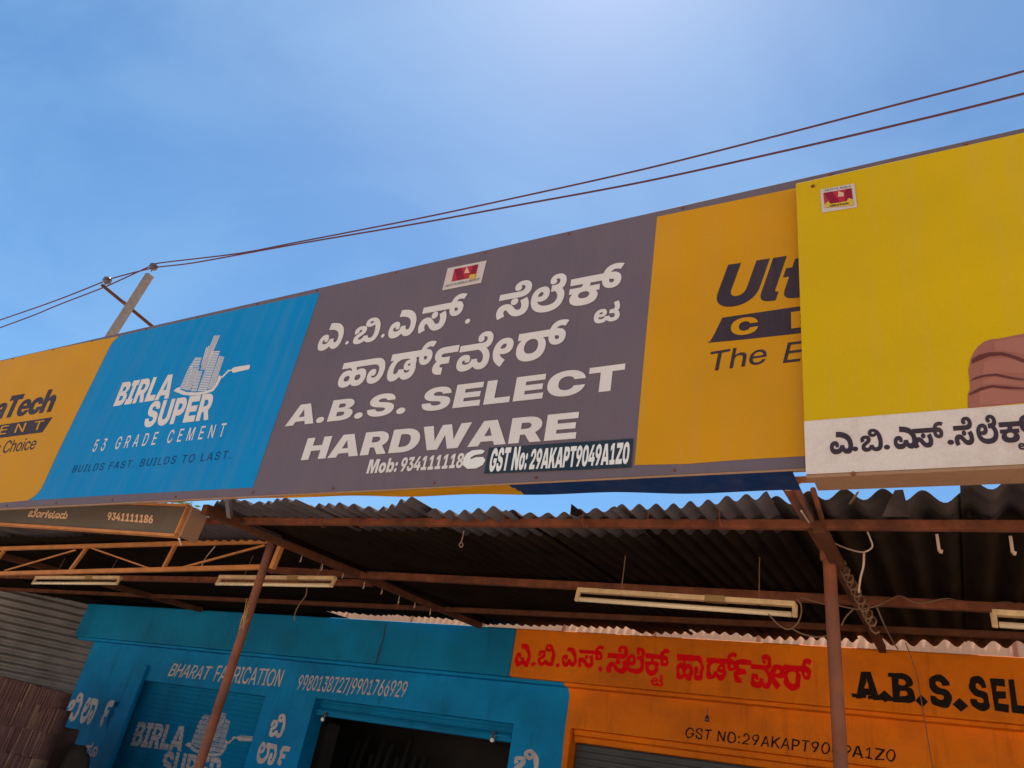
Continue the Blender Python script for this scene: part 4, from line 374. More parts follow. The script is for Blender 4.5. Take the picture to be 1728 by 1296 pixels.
def winding(cs, pts):
    px, py = pts[:, 0][:, None], pts[:, 1][:, None]; w = np.zeros(len(pts), int)
    for c in cs:
        a = np.array(c); b = np.roll(a, -1, 0)
        l = (b[:, 0] - a[:, 0]) * (py - a[:, 1]) - (px - a[:, 0]) * (b[:, 1] - a[:, 1])
        w += (((a[:, 1] <= py) & (b[:, 1] > py) & (l > 0)).sum(1) - ((a[:, 1] > py) & (b[:, 1] <= py) & (l < 0)).sum(1))
    return w
def fill(name, cs, plane, off, material, parent, label=None, wob=0.0):
    """contours in plane coordinates -> one flat sheet lying `off` metres in front of the plane"""
    if wob:
        cs = [[(x + wob * math.sin(x * 41 + y * 67), y + wob * math.sin(x * 53 - y * 37 + 1)) for x, y in c] for c in cs]
    vs, es = [], []
    for c in cs:
        q = [c[0]]
        for p in c[1:]:
            if abs(p[0] - q[-1][0]) + abs(p[1] - q[-1][1]) > 1e-6: q.append(p)
        if abs(q[0][0] - q[-1][0]) + abs(q[0][1] - q[-1][1]) < 1e-6: q.pop()
        k = len(vs); vs += [Vector(p) for p in q]; es += [(k + i, k + (i + 1) % len(q)) for i in range(len(q))]
    v2, _, fc, *_r = delaunay_2d_cdt(vs, es, [], 0, 1e-6, False)
    A = np.array([tuple(v) for v in v2]); F = np.array(fc)
    cen = A[F].mean(1); keep = winding(cs, cen) != 0
    F = F[keep]
    faces = []
    for f in F.tolist():
        a, b, c = A[f[0]], A[f[1]], A[f[2]]
        if (b[0] - a[0]) * (c[1] - a[1]) - (b[1] - a[1]) * (c[0] - a[0]) < 0: f = f[::-1]
        faces.append(f)
    o = mesh(name, [plane.at(x, y, off) for x, y in A], faces, material, parent)
    if label: o['label'] = label
    return o
def layout(font, s, track=0):
    X = 0; out = []
    for ch in s:
        a, cs = glyph(font, ch); out += [[(x + X, y) for x, y in c] for c in cs]; X += a + track
    return out, X - track
def words(s, font, plane, p0, p1, pt, pre='', post='', track=0, cap=727):
    """contours of s: baseline from pixel p0 to pixel p1, the top of the first capital at pixel pt"""
    cs, w = layout(font, s, track)
    xs = [x for c in cs for x, _ in c]; x0, x1 = min(xs), max(xs)
    a, b, c = (Vector(plane.uv(*p)) for p in (p0, p1, pt))
    e1 = (b - a) / (x1 - x0); e2 = (c - a) / cap
    if pre: q, pw = layout(font, pre, track); cs = cs + [[(x - pw - track, y) for x, y in k] for k in q]
    if post: q, pw = layout(font, post, track); cs = cs + [[(x + w + track, y) for x, y in k] for k in q]
    return [[tuple(a + e1 * (x - x0) + e2 * y) for x, y in k] for k in cs]
def fit(cs, plane, l, r, b, t):
    """stretch contours into the box whose left, right, bottom and top pass through four pixels"""
    x0, x1, z0, z1 = plane.uv(*l)[0], plane.uv(*r)[0], plane.uv(*b)[1], plane.uv(*t)[1]
    X = [x for c in cs for x, _ in c]; Y = [y for c in cs for _, y in c]
    a, c0, d, e = min(X), max(X), min(Y), max(Y)
    return [[(x0 + (x - a) / (c0 - a) * (x1 - x0), z0 + (y - d) / (e - d) * (z1 - z0)) for x, y in k] for k in cs]
def fitg(font, k, plane, zoom, l, r, b, t):
    cs = glyph(font, k)[1] if font is KANNADA else layout(font, k)[0]
    return fit(cs, plane, zoom(*l), zoom(*r), zoom(*b), zoom(*t))
def Z(s, ox, oy): return lambda x, y: (ox + x / s, oy + y / s)
def disc(plane, p, r, n=20):
    u, v = plane.uv(*p); return [(u + r * math.cos(-2 * math.pi * i / n), v + r * math.sin(-2 * math.pi * i / n)) for i in range(n)]
def poly(plane, zoom, pts):
    c = [plane.uv(*zoom(*p)) for p in pts]
    ar = sum(c[i][0] * c[(i + 1) % len(c)][1] - c[(i + 1) % len(c)][0] * c[i][1] for i in range(len(c)))
    return c if ar < 0 else c[::-1]
ID = lambda x, y: (x, y)

# ================================================================== GROUND
mesh('ground', [(-300, -300, 0), (300, -300, 0), (300, 300, 0), (-300, 300, 0)], [(0, 1, 2, 3)], 'ground')['kind'] = 'structure'

# ================================================================== SHOP BUILDINGS
YL, YW = 6.5, 6.66                       # front of the projecting lintel band, front of the wall below it
LP, WP = wall_plane(YL), wall_plane(YW)
z6, z7, z8, z8b = Z(3.323, 80, 1000), Z(3.456, 500, 1000), Z(1.968, 850, 1040), Z(3.84, 850, 1180)
LT, LB = EYE + 0.2265 * YL, EYE + 0.1575 * YL           # lintel top and bottom
XB0, XS, XO1 = -1.641 * YL, W(865, 1100, YL).x, 4.5      # left end, blue/orange split, right end
def wbox(name, x0, x1, y0, y1, z0, z1, m, par, bevel=0.006, label=None):
    o = MB().box((x0, y0, z0), (x1, y1, z1)).build(name, m, par, bevel=bevel)
    if label: o['label'] = label
    return o
blue_shop = thing('shop_building', 'blue painted shop front with a rolled down shutter and an open dark doorway', 'shop', (XB0 + 3, YW, 0))
orange_shop = thing('shop_building', 'orange painted shop front with red and black hand lettering on its lintel', 'shop', (0, YW, 0))
XE = W(955, 1200, YW).x                  # end of the blue paint on the wall below the lintel
# openings
s1l, s1r = W(228, 1160, YW).x, W(452, 1170, YW).x
s2l, s2r = W(532, 1180, YW).x, W(868, 1215, YW).x
zo1 = W(230, 1146, YW).z; zo2 = W(532, 1178, YW).z
so_l = W(962, 1240, YW).x; zo3 = W(962, 1228, YW).z
wallx0 = W(152, 1100, YW).x
TH = 0.2
for (a, b, z0, z1) in ((wallx0, s1l, 0, LB), (s1l, s1r, zo1, LB), (s1r, s2l, 0, LB), (s2l, s2r, zo2, LB), (s2r, XE, 0, LB)):
    wbox('wall', a, b, YW, YW + TH, z0, z1 - 0.002, 'blue_paint', blue_shop, 0)
for (a, b, z0, z1) in ((XE + 0.001, so_l, 0, LB), (so_l, 3.2, zo3, LB), (3.2, XO1, 0, LB)):
    wbox('wall', a, b, YW, YW + TH, z0, z1 - 0.002, 'orange_paint', orange_shop, 0)
wbox('lintel', XB0, XS, YL, YW + TH + 0.05, LB, LT, 'teal_paint', blue_shop, 0.012)
wbox('lintel', XS + 0.001, XO1, YL, YW + TH + 0.05, LB, LT, 'orange_paint', orange_shop, 0.012)
# blue paint carried over the underside of the lintel to a rounded corner on the orange wall
c = W(957, 1172, YW)
fill('paint_overlap', [[(XE - 0.01, LB - 0.003), (XE - 0.01, 0.3)] + [(XE + 0.03 * math.sin(i), 0.3 + i * 0.15) for i in range(0)] + [(XE + 0.02, 0.3), (XE + 0.028, 1.6), (XE + 0.012, 2.2), (XE + 0.02, LB - 0.10), (XE + 0.004, LB - 0.045)]], WP, 0.0015, 'blue_paint', blue_shop)
# lintel base moulding
MB().box((XB0 + 0.02, YL + 0.05, LB - 0.03), (XE, YW - 0.001, LB - 0.001)).build('moulding', 'blue_paint', blue_shop, bevel=0.004)
MB().box((XE + 0.001, YL + 0.05, LB - 0.03), (XO1, YW - 0.001, LB - 0.001)).build('moulding', 'orange_paint', orange_shop, bevel=0.004)
# hair crack down the blue lintel
cr_ = [W(651, 1052, YL), W(648, 1075, YL), W(640, 1100, YL), W(634, 1122, YL)]
fill('crack', [[(p.x + 0.008, p.z) for p in cr_] + [(p.x - 0.008, p.z) for p in cr_[::-1]]], LP, 0.0015, 'dark_room', blue_shop)
# rear and side walls, slab, dark rooms behind the doorways
for shop, a, b, pm in ((blue_shop, wallx0, XE, 'plaster'), (orange_shop, XE + 0.002, XO1, 'plaster')):
    wbox('rear_wall', a, b, 10.0, 10.2, 0, 2.9, pm, shop, 0)
    wbox('side_wall', a, a + 0.15, YW + TH + 0.001, 9.999, 0, 2.9, pm, shop, 0)
    wbox('roof_slab', a, b, YW + TH + 0.052, 10.25, 2.902, 3.02, pm, shop, 0)
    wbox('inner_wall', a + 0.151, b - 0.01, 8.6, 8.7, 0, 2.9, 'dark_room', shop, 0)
wbox('side_wall', XO1 - 0.15, XO1, YW + TH + 0.001, 9.999, 0, 2.9, 'plaster', orange_shop, 0)
# things faintly seen inside the doorway
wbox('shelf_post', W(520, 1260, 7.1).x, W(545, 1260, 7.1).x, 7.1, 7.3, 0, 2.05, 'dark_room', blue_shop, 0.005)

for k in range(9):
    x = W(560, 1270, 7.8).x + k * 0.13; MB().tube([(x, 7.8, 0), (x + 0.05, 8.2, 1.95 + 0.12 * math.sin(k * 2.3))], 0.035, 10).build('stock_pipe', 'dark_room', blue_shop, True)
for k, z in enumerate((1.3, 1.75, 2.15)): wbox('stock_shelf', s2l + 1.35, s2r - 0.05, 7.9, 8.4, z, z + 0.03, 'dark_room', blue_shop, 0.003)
# --- shutters
def shutter(parent, x0, x1, ztop, zbot, ypos, m, pitch=0.052, lab=None):
    sh = bpy.data.objects.new('shutter', None); COL.objects.link(sh); sh.parent = parent; sh.location = -parent.location
    if lab: sh['label'] = lab
    seg = 6; prof = []
    for i in range(seg + 1):
        t = i / seg; prof.append((-0.010 * math.sin(math.pi * min(t / 0.86, 1.0)), -t * pitch))
    V = [(0, y, z) for y, z in prof] + [(x1 - x0, y, z) for y, z in prof] + [(0, 0.004, 0), (x1 - x0, 0.004, 0), (0, 0.004, -pitch), (x1 - x0, 0.004, -pitch)]
    F = [(i, i + 1, seg + 1 + i + 1, seg + 1 + i) for i in range(seg)] + [(2 * seg + 2, 2 * seg + 4, 2 * seg + 5, 2 * seg + 3)]
    me = bpy.data.meshes.new('slat'); me.from_pydata(V, [], F); me.materials.append(M[m]); me.update()
    z = ztop; k = 0
    while z > zbot:
        s = bpy.data.objects.new('slat', me); COL.objects.link(s); s.parent = sh
        s.location = (x0, ypos, z); z -= pitch; k += 1
    return sh
sh1 = shutter(blue_shop, s1l + 0.002, s1r - 0.002, zo1 + 0.03, 0.05, YW + 0.10, 'teal_paint', lab='rolled down blue shutter with painted tower and trowel emblem')
for x in (s1l, s1r - 0.05): wbox('guide_rail', x + 0.001, x + 0.049, YW + 0.02, YW + 0.075, 0, zo1 + 0.02, 'blue_paint', blue_shop, 0.004)
# rolled up shutter above the open doorway
zb2 = W(700, 1222, YW + 0.1).z
sh2 = shutter(blue_shop, s2l + 0.002, s2r - 0.002, zo2 + 0.03, zb2 + 0.02, YW + 0.10, 'teal_paint', lab='rolled up blue shutter with only its lowest slats showing')
rail = MB().box((s2l + 0.004, YW + 0.055, zb2 - 0.045), (s2r - 0.004, YW + 0.13, zb2 + 0.02)).build('bottom_rail', 'teal_paint', blue_shop, bevel=0.006)
MB().box((s2l + 0.02, YW + 0.02, zb2 - 0.01), (s2r - 0.02, YW + 0.056, zb2 + 0.0)).build('rail_lip', 'blue_paint', blue_shop, bevel=0.002)
def padlock(p):
    t = bpy.data.objects.new('padlock', None); COL.objects.link(t); t.parent = blue_shop; t.location = Vector(p) - blue_shop.location
    MB().tube([(0, 0.005, 0.02), (0, 0.012, 0.05), (0.0, 0.012, 0.075)], 0.02, 10).build('hasp', 'shutter_grey', t)
    MB().tube([(0, -0.012, 0), (0, 0.012, 0)], [0.022, 0.022], 14).build('lock_body', 'chrome', t, bevel=0.004)
    MB().tube([(-0.016 * math.cos(a), 0, 0.022 + 0.028 * math.sin(a)) for a in [i * math.pi / 8 for i in range(9)]], 0.005, 6).build('shackle', 'chrome', t)
    return t
for px, py in ((545, 1214), (831, 1249)):
    q = W(px, py, YW + 0.02); padlock(q)
zw = W(700, 1215, YW + .1).z
# orange shop: ribbed shutter housing, dark half-open shutter
so_r = 3.2
MB().box((so_l + 0.01, YW + 0.04, zo3 - 0.05), (so_r, YW + 0.12, zo3 - 0.001)).build('shutter_rib', 'orange_paint', orange_shop, bevel=0.012)
MB().box((so_l + 0.01, YW + 0.06, zo3 - 0.105), (so_r, YW + 0.14, zo3 - 0.052)).build('shutter_rib', 'orange_paint', orange_shop, bevel=0.012)
sh3 = shutter(orange_shop, so_l + 0.012, so_r, zo3 - 0.106, zo3 - 0.30, YW + 0.14, 'shutter_grey', lab='dark grey rolled shutter under the orange ribs')
MB().box((so_l + 0.012, YW + 0.10, zo3 - 0.40), (so_r, YW + 0.16, zo3 - 0.335)).build('bottom_rail', 'shutter_grey', orange_shop, bevel=0.006)
for x in (so_l + 0.001, so_r - 0.05): wbox('guide_rail', x, x + 0.05, YW + 0.145, YW + 0.19, 0, zo3 - 0.11, 'rust_red', orange_shop, 0.003)

# --- emblem of tower and trowel, drawn in units of the width of the word beside it
ZA = Z(6.646, 180, 560)
DS = 2.65
SP = wall_plane(DS)
def stripes(pl, bl, br, tl, tr, n, horiz, fillf=0.62):
    bl, br, tl, tr = (Vector(pl.uv(*ZA(*p))) for p in (bl, br, tl, tr)); out = []
    for i in range(n):
        a, b = (i + 0.0) / n, (i + fillf) / n
        if horiz: q = [bl.lerp(tl, a), bl.lerp(tl, b), br.lerp(tr, b), br.lerp(tr, a)]
        else: q = [bl.lerp(br, a), tl.lerp(tr, a), tl.lerp(tr, b), bl.lerp(br, b)]
        out.append([tuple(p) for p in q])
    return out
def emblem(pl):
    o = []
    o += stripes(pl, (822, 635), (880, 645), (935, 380), (978, 395), 15, True)
    o += stripes(pl, (932, 395), (1038, 392), (1000, 285), (1072, 285), 6, True)
    o += stripes(pl, (878, 655), (945, 660), (965, 405), (1050, 400), 5, False)
    o += stripes(pl, (948, 668), (1012, 668), (1022, 440), (1082, 435), 14, True)
    o += stripes(pl, (1055, 430), (1118, 425), (1210, 45), (1280, 40), 5, False)
    o += stripes(pl, (1062, 380), (1090, 380), (1120, 180), (1165, 150), 2, False)
    o += stripes(pl, (1022, 668), (1125, 660), (1185, 215), (1278, 210), 24, True)
    o += stripes(pl, (1135, 645), (1208, 635), (1268, 272), (1328, 285), 5, False)
    o.append(poly(pl, ZA, [(755, 665), (785, 635), (820, 622), (832, 652), (900, 678), (1010, 682), (1100, 670), (1190, 640), (1220, 600), (1262, 488), (1298, 505), (1250, 600), (1200, 665), (1120, 695), (1030, 712), (950, 718), (860, 708)]))
    o.append(poly(pl, ZA, [(1290, 512), (1365, 430), (1412, 426), (1412, 440), (1375, 444), (1303, 520)]))
    o.append(poly(pl, ZA, [(1402, 428), (1418, 408), (1445, 398), (1605, 372), (1612, 392), (1598, 422), (1420, 462)]))
    return o
word_a = words('BIRLA', HEAVY, SP, ZA(75, 838), ZA(698, 748), ZA(183, 572), cap=727)
word_b = words('SUPER', HEAVY, SP, ZA(408, 1075), ZA(1142, 988), ZA(500, 790), cap=727)
logo = emblem(SP)
# the same emblem painted on the shutter, broken by its slats
def stamp(cs, plane, src, dst):
    a, b, h = (Vector(SP.uv(*p)) for p in src); A, B, H = (Vector(plane.uv(*p)) for p in dst)
    m = Matrix(((b - a).to_tuple(), (h - a).to_tuple())).transposed().inverted()
    def f(p):
        k = m @ (Vector(p) - a); return tuple(A + (B - A) * k[0] + (H - A) * k[1])
    return [[f(p) for p in c] for c in cs]
SHP = wall_plane(YW + 0.10)
painted = stamp(word_a + word_b + logo, SHP, (ZA(75, 838), ZA(698, 748), ZA(183, 572)), (z6(468, 858), z6(752, 892), z6(512, 725)))
def slat_spans(cs, plane, ztop, pitch, material, parent):
    mb = MB(); zs = [p[1] for c in cs for p in c]; zmin, zmax = max(min(zs), 1.0), max(zs)
    k = 0
    while True:
        z1 = ztop - k * pitch; k += 1
        if z1 - pitch > zmax: continue
        if z1 < zmin: break
        n = 12
        def prof_(t):
            a = int(t * 6) / 6; b_ = min(a + 1 / 6, 1.0); g = lambda q: -0.010 * math.sin(math.pi * min(q / 0.86, 1.0)); return g(a) + (g(b_) - g(a)) * (t - a) * 6
        for i in range(0, n - 1):
            t0, t1 = i / n, (i + 1) / n - 1e-6
            za, zb = z1 - t0 * pitch, z1 - t1 * pitch; zc = (za + zb) / 2
            ev = []
            for c in cs:
                for j in range(len(c)):
                    p, q = c[j], c[(j + 1) % len(c)]
                    if (p[1] <= zc) != (q[1] <= zc):
                        ev.append((p[0] + (zc - p[1]) / (q[1] - p[1]) * (q[0] - p[0]), 1 if q[1] > p[1] else -1))
            ev.sort(); w = 0
            ya = plane.o.y + prof_(t0) - 0.002
            yb = plane.o.y + prof_(t1) - 0.002
            for j, (x, s) in enumerate(ev):
                if w != 0 and x - ev[j - 1][0] > 1e-5:
                    x0 = ev[j - 1][0]; mb.quad((x0, yb, zb), (x, yb, zb), (x, ya, za), (x0, ya, za))
                w += s
    return mb.build('painted_emblem', material, parent)
pe = slat_spans(painted, SHP, zo1 + 0.03, 0.052, 'wall_white', blue_shop)
pe['label'] = 'white tower and trowel emblem with block letters painted across the shutter slats'

# --- hand painted lettering on the walls
for a_ in (('BHARAT', z6(675, 468), z6(893, 490), z6(712, 397)), ('FABRICATION', z6(927, 497), z6(1303, 528), z6(960, 408))): fill('lettering', words(a_[0], MEDIUM, WP, *a_[1:]), WP, 0.003, 'wall_white', blue_shop, 'white hand painted word on the blue wall', 0.003)
fill('lettering', words('9980138727/9901766929', MEDIUM, WP, z7(0, 565), z7(632, 612), z7(28, 480)), WP, 0.003, 'wall_white', blue_shop, 'white hand painted telephone numbers', 0.003)
K = KANNADA
pil0, pil1 = W(222, 1206, YW).x, s1l - 0.002; PP = wall_plane(YW - 0.05)
wbox('pilaster', pil0, pil1, YW - 0.05, YW - 0.001, 0, LB - 0.26, 'blue_paint', blue_shop, 0.008)
fill('lettering', fitg(K, 'bi', WP, z6, (100, 680), (212, 590), (120, 720), (190, 560)), WP, 0.003, 'wall_white', blue_shop, 'white painted letter at the left edge of the blue wall', 0.003)
fill('lettering', fitg(K, 'laa', WP, z6, (190, 680), (290, 620), (230, 740), (270, 592)), WP, 0.003, 'wall_white', blue_shop, 'white painted letter on the blue wall beside the pilaster', 0.003)
fill('lettering', fitg(K, 'arka', PP, z6, (298, 720), (378, 612), (310, 752), (350, 602)), PP, 0.003, 'wall_white', blue_shop, 'white hook shaped letter on the blue pilaster', 0.003)
fill('lettering', fitg(K, 'suu', WP, z6, (208, 890), (285, 890), (260, 925), (250, 835)), WP, 0.003, 'wall_white', blue_shop, 'white painted letter low at the left of the blue wall', 0.003)
wt = fitg(K, 'bi', WP, z6, (1243, 780), (1348, 700), (1280, 812), (1320, 680)) + fitg(K, 'laa', WP, z6, (1175, 910), (1300, 860), (1220, 965), (1250, 842)) + fitg(K, 'arka', WP, z6, (1290, 950), (1364, 870), (1320, 975), (1340, 862))
fill('lettering', wt, WP, 0.003, 'wall_white', blue_shop, 'white painted word on the pillar between shutter and doorway', 0.003)
fill('lettering', fitg(K, 'bi', WP, z8b, (62, 440), (235, 380), (100, 500), (190, 328)), WP, 0.003, 'wall_white', blue_shop, 'white painted letter on the pillar right of the doorway', 0.003)
rd = []
for k, l, r, b, t in (('e', (38, 140), (92, 120), (60, 168), (60, 88)), ('bi', (112, 140), (172, 125), (140, 166), (160, 93)), ('e', (192, 150), (244, 135), (215, 168), (225, 102)),
        ('s_', (245, 165), (335, 98), (265, 172), (320, 97)), ('se', (340, 180), (414, 130), (370, 192), (400, 98)), ('le', (406, 150), (470, 130), (435, 192), (450, 103)),
        ('k_', (468, 180), (553, 112), (490, 197), (540, 108)), ('tta', (490, 215), (530, 210), (515, 233), (515, 193)), ('haa', (572, 200), (665, 160), (600, 213), (645, 130)),
        ('dd_', (672, 190), (776, 125), (700, 212), (765, 121)), ('arka', (762, 205), (824, 150), (790, 224), (812, 144)), ('ve', (820, 225), (890, 150), (850, 241), (880, 127)),
        ('len', (884, 220), (934, 170), (910, 244), (920, 160)), ('r_', (930, 235), (1023, 148), (960, 247), (1010, 142))):
    rd += fitg(K, k, LP, z8, l, r, b, t)
for p in ((99, 159), (180, 164), (321, 174)): rd.append(disc(LP, z8(*p), 0.022))
fill('lettering', rd, LP, 0.003, 'wall_red', orange_shop, 'red hand painted shop name on the orange lintel', 0.004)
bk = []
for ch, l, r, b, t in (('A', (1168, 260), (1248, 260), (1210, 276), (1200, 184)), ('B', (1290, 250), (1366, 250), (1320, 286), (1315, 190)), ('S', (1414, 260), (1486, 260), (1450, 303), (1450, 195)),
        ('S', (1548, 260), (1610, 260), (1580, 314), (1580, 200)), ('E', (1622, 260), (1670, 260), (1640, 316), (1640, 206)), ('L', (1681, 260), (1735, 260), (1700, 322), (1700, 210)),
        ('E', (1745, 260), (1800, 260), (1745, 327), (1745, 214)), ('C', (1815, 260), (1880, 260), (1815, 332), (1815, 219)), ('T', (1890, 260), (1950, 260), (1890, 336), (1890, 223))):
    bk += fitg(HEAVY, ch, LP, z8, l, r, b, t)
def serif(x, y, w, h):
    u, v = LP.uv(*z8(x, y)); return [(u - w / 2, v), (u - w / 2, v + h), (u + w / 2, v + h), (u + w / 2, v)]
for x, y in ((1180, 272), (1234, 278), (1300, 284)): bk.append(serif(x, y, 0.10, 0.026))
bk.append(serif(1302, 202, 0.10, 0.026))
for p in ((1266, 266), (1388, 281), (1517, 294)):
    u, v = LP.uv(*z8(*p)); bk.append([(u - 0.045, v), (u, v + 0.045), (u + 0.045, v), (u, v - 0.045)])
fill('lettering', bk, LP, 0.003, 'wall_black', orange_shop, 'black hand painted shop name on the orange lintel', 0.004)
fill('lettering', words('GST NO:29AKAPT9049A1Z0', MEDIUM, WP, z8(602, 402), z8(1300, 484), z8(607, 368), track=40), WP, 0.003, 'wall_black', orange_shop, 'small black painted tax number on the orange wall', 0.003)
# bulb holder on its flex below the orange lintel
t = thing('bulb_holder', 'small dark bulb holder dangling on a flex below the orange lintel', 'bulb holder', W(1193, 1205, YL + 0.08))
q0, q1, q2 = W(1194, 1193, YL + 0.03), W(1194, 1207, YL + 0.03), W(1193, 1218, YL + 0.03)
MB().tube([q0, q1], 0.004, 6).build('flex_cord', 'wire_brown', t); MB().tube([q1, q1.lerp(q2, 0.3), q1.lerp(q2, 0.9), q2], [0.008, 0.016, 0.021, 0.014], 12).build('socket', 'porcelain', t, True)

# --- pale translucent corrugated sheet standing behind the lintel
def corrugated(name, x0, x1, yf, yr, zf, pitch, amp, material, parent, seg=8, nl=6, thick=0.004, rag=0.0, skew=0.0, seed=0, rear_rag=0.0):
    """sheet with its waves running along Y; zf(x, y) is the middle surface"""
    rnd = random.Random(seed); n = max(2, int(round((x1 - x0) / pitch * seg))); V = []; F = []
    ph = rnd.random() * 6.28
    drift = [rnd.uniform(-1, 1) * rag for _ in range(int((x1 - x0) / 0.25) + 3)]
    for lay in (0, 1):
        for j in range(nl + 1):
            for i in range(n + 1):
                x = x0 + (x1 - x0) * i / n; d = (x - x0) / 0.25; k = int(d); e = drift[k] + (drift[k + 1] - drift[k]) * (d - k)
                yq = yr + rear_rag * math.sin(x * 3.1 + seed) + rear_rag * 0.7 * math.sin(x * 7.7 + 2 * seed); y = yf + e + (yq - yf - e) * j / nl
                V.append((x + skew * (y - yf), y, zf(x, y) + amp * math.sin(2 * math.pi * x / pitch + ph) + lay * thick))
    m = (n + 1) * (nl + 1)
    for j in range(nl):
        for i in range(n):
            a = j * (n + 1) + i; F.append((a, a + n + 1, a + n + 2, a + 1)); b = a + m; F.append((b, b + 1, b + n + 2, b + n + 1))
    for i in range(n):
        F.append((i, i + 1, m + i + 1, m + i)); a = nl * (n + 1) + i; F.append((a, m + a, m + a + 1, a + 1))
    for j in range(nl):
        a = j * (n + 1); F.append((a, m + a, m + a + n + 1, a + n + 1)); a += n; F.append((a, a + n + 1, m + a + n + 1, m + a))
    return mesh(name, V, F, material, parent, True)
cs_ = thing('translucent_screen', 'pale cream translucent corrugated sheeting glowing in the gap above the lintels', 'sheeting', (-4, 7.3, 3))
xx = XB0 + 1.0; i = 0
while xx < 4.4:
    w = 1.05; n = 60; V = []; F = []
    for k in range(n + 1):
        x = xx + w * k / n; y = 7.3 + 0.010 * math.sin(2 * math.pi * x / 0.09) + (0.012 if i % 2 else 0)
        V += [(x, y, 3.022), (x, y + 0.16, 3.75 + 0.02 * random.random())]
    F = [(2 * k, 2 * k + 2, 2 * k + 3, 2 * k + 1) for k in range(n)]
    mesh('sheet', V, F, 'cream_sheet', cs_, True); xx += w - 0.04; i += 1
MB().bar((XB0 + 1, 7.5, 3.6), (4.4, 7.5, 3.6), 0.04).build('batten_rail', 'rust_red', cs_)

# --- tin sheet fence at the left, stacked clay tiles and a sack before it
tA, tB = Vector((-11.75, 5.95, 0)), Vector((-10.85, 7.2, 0))
tA = tB + (tA - tB) * 2.2
fence = thing('tin_sheet_wall', 'grey corrugated tin sheet wall left of the blue shop', 'wall', tuple(tA.lerp(tB, 0.5)))
dirv = (tB - tA).normalized(); nrm = Vector((dirv.y, -dirv.x, 0))
ztop0 = EYE + 0.222 * 6.85
L = (tB - tA).length; pitch = 0.10; nrow = int(3.05 / pitch)
for s in range(3):
    V = []; F = []; zz1 = ztop0 - s * 1.02; zz0 = max(zz1 - 1.06, 0.0); n = 96
    for k in range(n + 1):
        z = zz0 + (zz1 - zz0) * k / n; o_ = 0.014 * math.sin(2 * math.pi * z / pitch) + 0.006 * s
        for e in range(5):
            p = tA.lerp(tB, e / 4) + nrm * (o_ + 0.012 * math.sin(e * 1.7 + z)); V.append((p.x, p.y, z))
    for k in range(n):
        for e in range(4): a = k * 5 + e; F.append((a, a + 1, a + 6, a + 5))
    mesh('tin_sheet', V, F, 'zinc', fence, True)
for e in (0.02, 0.5, 0.98):
    p = tA.lerp(tB, e) - nrm * 0.05; MB().bar((p.x, p.y, 0), (p.x, p.y, ztop0 - 0.05), 0.05, upv=(0, 1, 0)).build('fence_post', 'rust_red', fence)
stack = thing('tile_stack', 'tall stack of reddish brown clay tiles set on edge before the tin sheet wall', 'tile stack', W(40, 1290, 5.2))
stack.location.z = 0
me_t = {}
for key in ('clay', 'clay_light'):
    b = MB()
    prof = [(-0.5, 0.0), (-0.25, 0.35), (0, 0.5), (0.25, 0.35), (0.5, 0.0)]
    for sgn in (0, 1):
        for (a, h) in prof:
            for z in (0, 1): b.v.append(Vector((a * 0.16, -(h * 0.05) + sgn * 0.014, z * 0.235)))
    for k in range(4): b.f.append((2 * k, 2 * k + 2, 2 * k + 3, 2 * k + 1)); b.f.append((10 + 2 * k, 11 + 2 * k, 13 + 2 * k, 12 + 2 * k))
    for k in range(4): b.f.append((2 * k + 1, 2 * k + 3, 13 + 2 * k, 11 + 2 * k)); b.f.append((2 * k, 10 + 2 * k, 12 + 2 * k, 2 * k + 2))
    b.f += [(0, 1, 11, 10), (8, 18, 19, 9)]
    me = bpy.data.meshes.new('tile'); me.from_pydata([tuple(v) for v in b.v], [], b.f); me.materials.append(M[key]); me_t[key] = me
topz = W(0, 1138, 5.2).z; xa, xb = W(-60, 1200, 5.2).x, W(104, 1200, 5.2).x
ztile = topz - 0.235; row = 0
while ztile > 0.7 and row < 5:
    x = xa + random.uniform(0, 0.02)
    lim = xb + (0.0 if row else -0.12) + random.uniform(-0.03, 0.0)
    while x < lim:
        key = 'clay_light' if random.random() < 0.13 else 'clay'
        o = bpy.data.objects.new('tile', me_t[key]); COL.objects.link(o); o.parent = stack
        o.location = Vector((x, 5.25 + random.uniform(-0.012, 0.03), ztile + random.uniform(-0.008, 0.008) - (0.05 * (x - xa) if row == 0 else 0))) - stack.location
        o.rotation_euler = (random.uniform(-0.05, 0.05), random.uniform(-0.05, 0.05), math.pi / 2 + random.uniform(-0.25, 0.25))
        x += random.uniform(0.030, 0.042)
    ztile -= 0.242; row += 1
wbox('pallet_core', xa, xb - 0.3, 5.36, 5.7, 0, topz - 0.4, 'clay', stack, 0.02)
sk = W(126, 1290, 5.6); sack = thing('sack', 'dark bulging sack beside the tile stack below the blue pillar', 'sack', (sk.x, sk.y, 0))
def blob(name, c, r, m, parent, seed=1, amp=0.12):
    bm = bmesh.new(); bmesh.ops.create_icosphere(bm, subdivisions=4, radius=1.0); rnd = random.Random(seed); ks = [(Vector((rnd.uniform(-3, 3), rnd.uniform(-3, 3), rnd.uniform(-3, 3))), rnd.uniform(0, 6)) for _ in range(7)]
    for v in bm.verts:
        f = 1 + amp * sum(math.sin(v.co.dot(k) * 1.6 + p) for k, p in ks) / 3.0
        v.co = Vector((v.co.x * r[0], v.co.y * r[1], v.co.z * r[2])) * f + Vector(c)
    me = bpy.data.meshes.new(name); bm.to_mesh(me); bm.free(); return link(name, me, m, parent, True)
hz = W(128, 1262, 5.6).z
blob('sack_body', (sk.x, sk.y, hz - 0.55), (0.17, 0.17, 0.55), 'sack', sack, 11, 0.15)
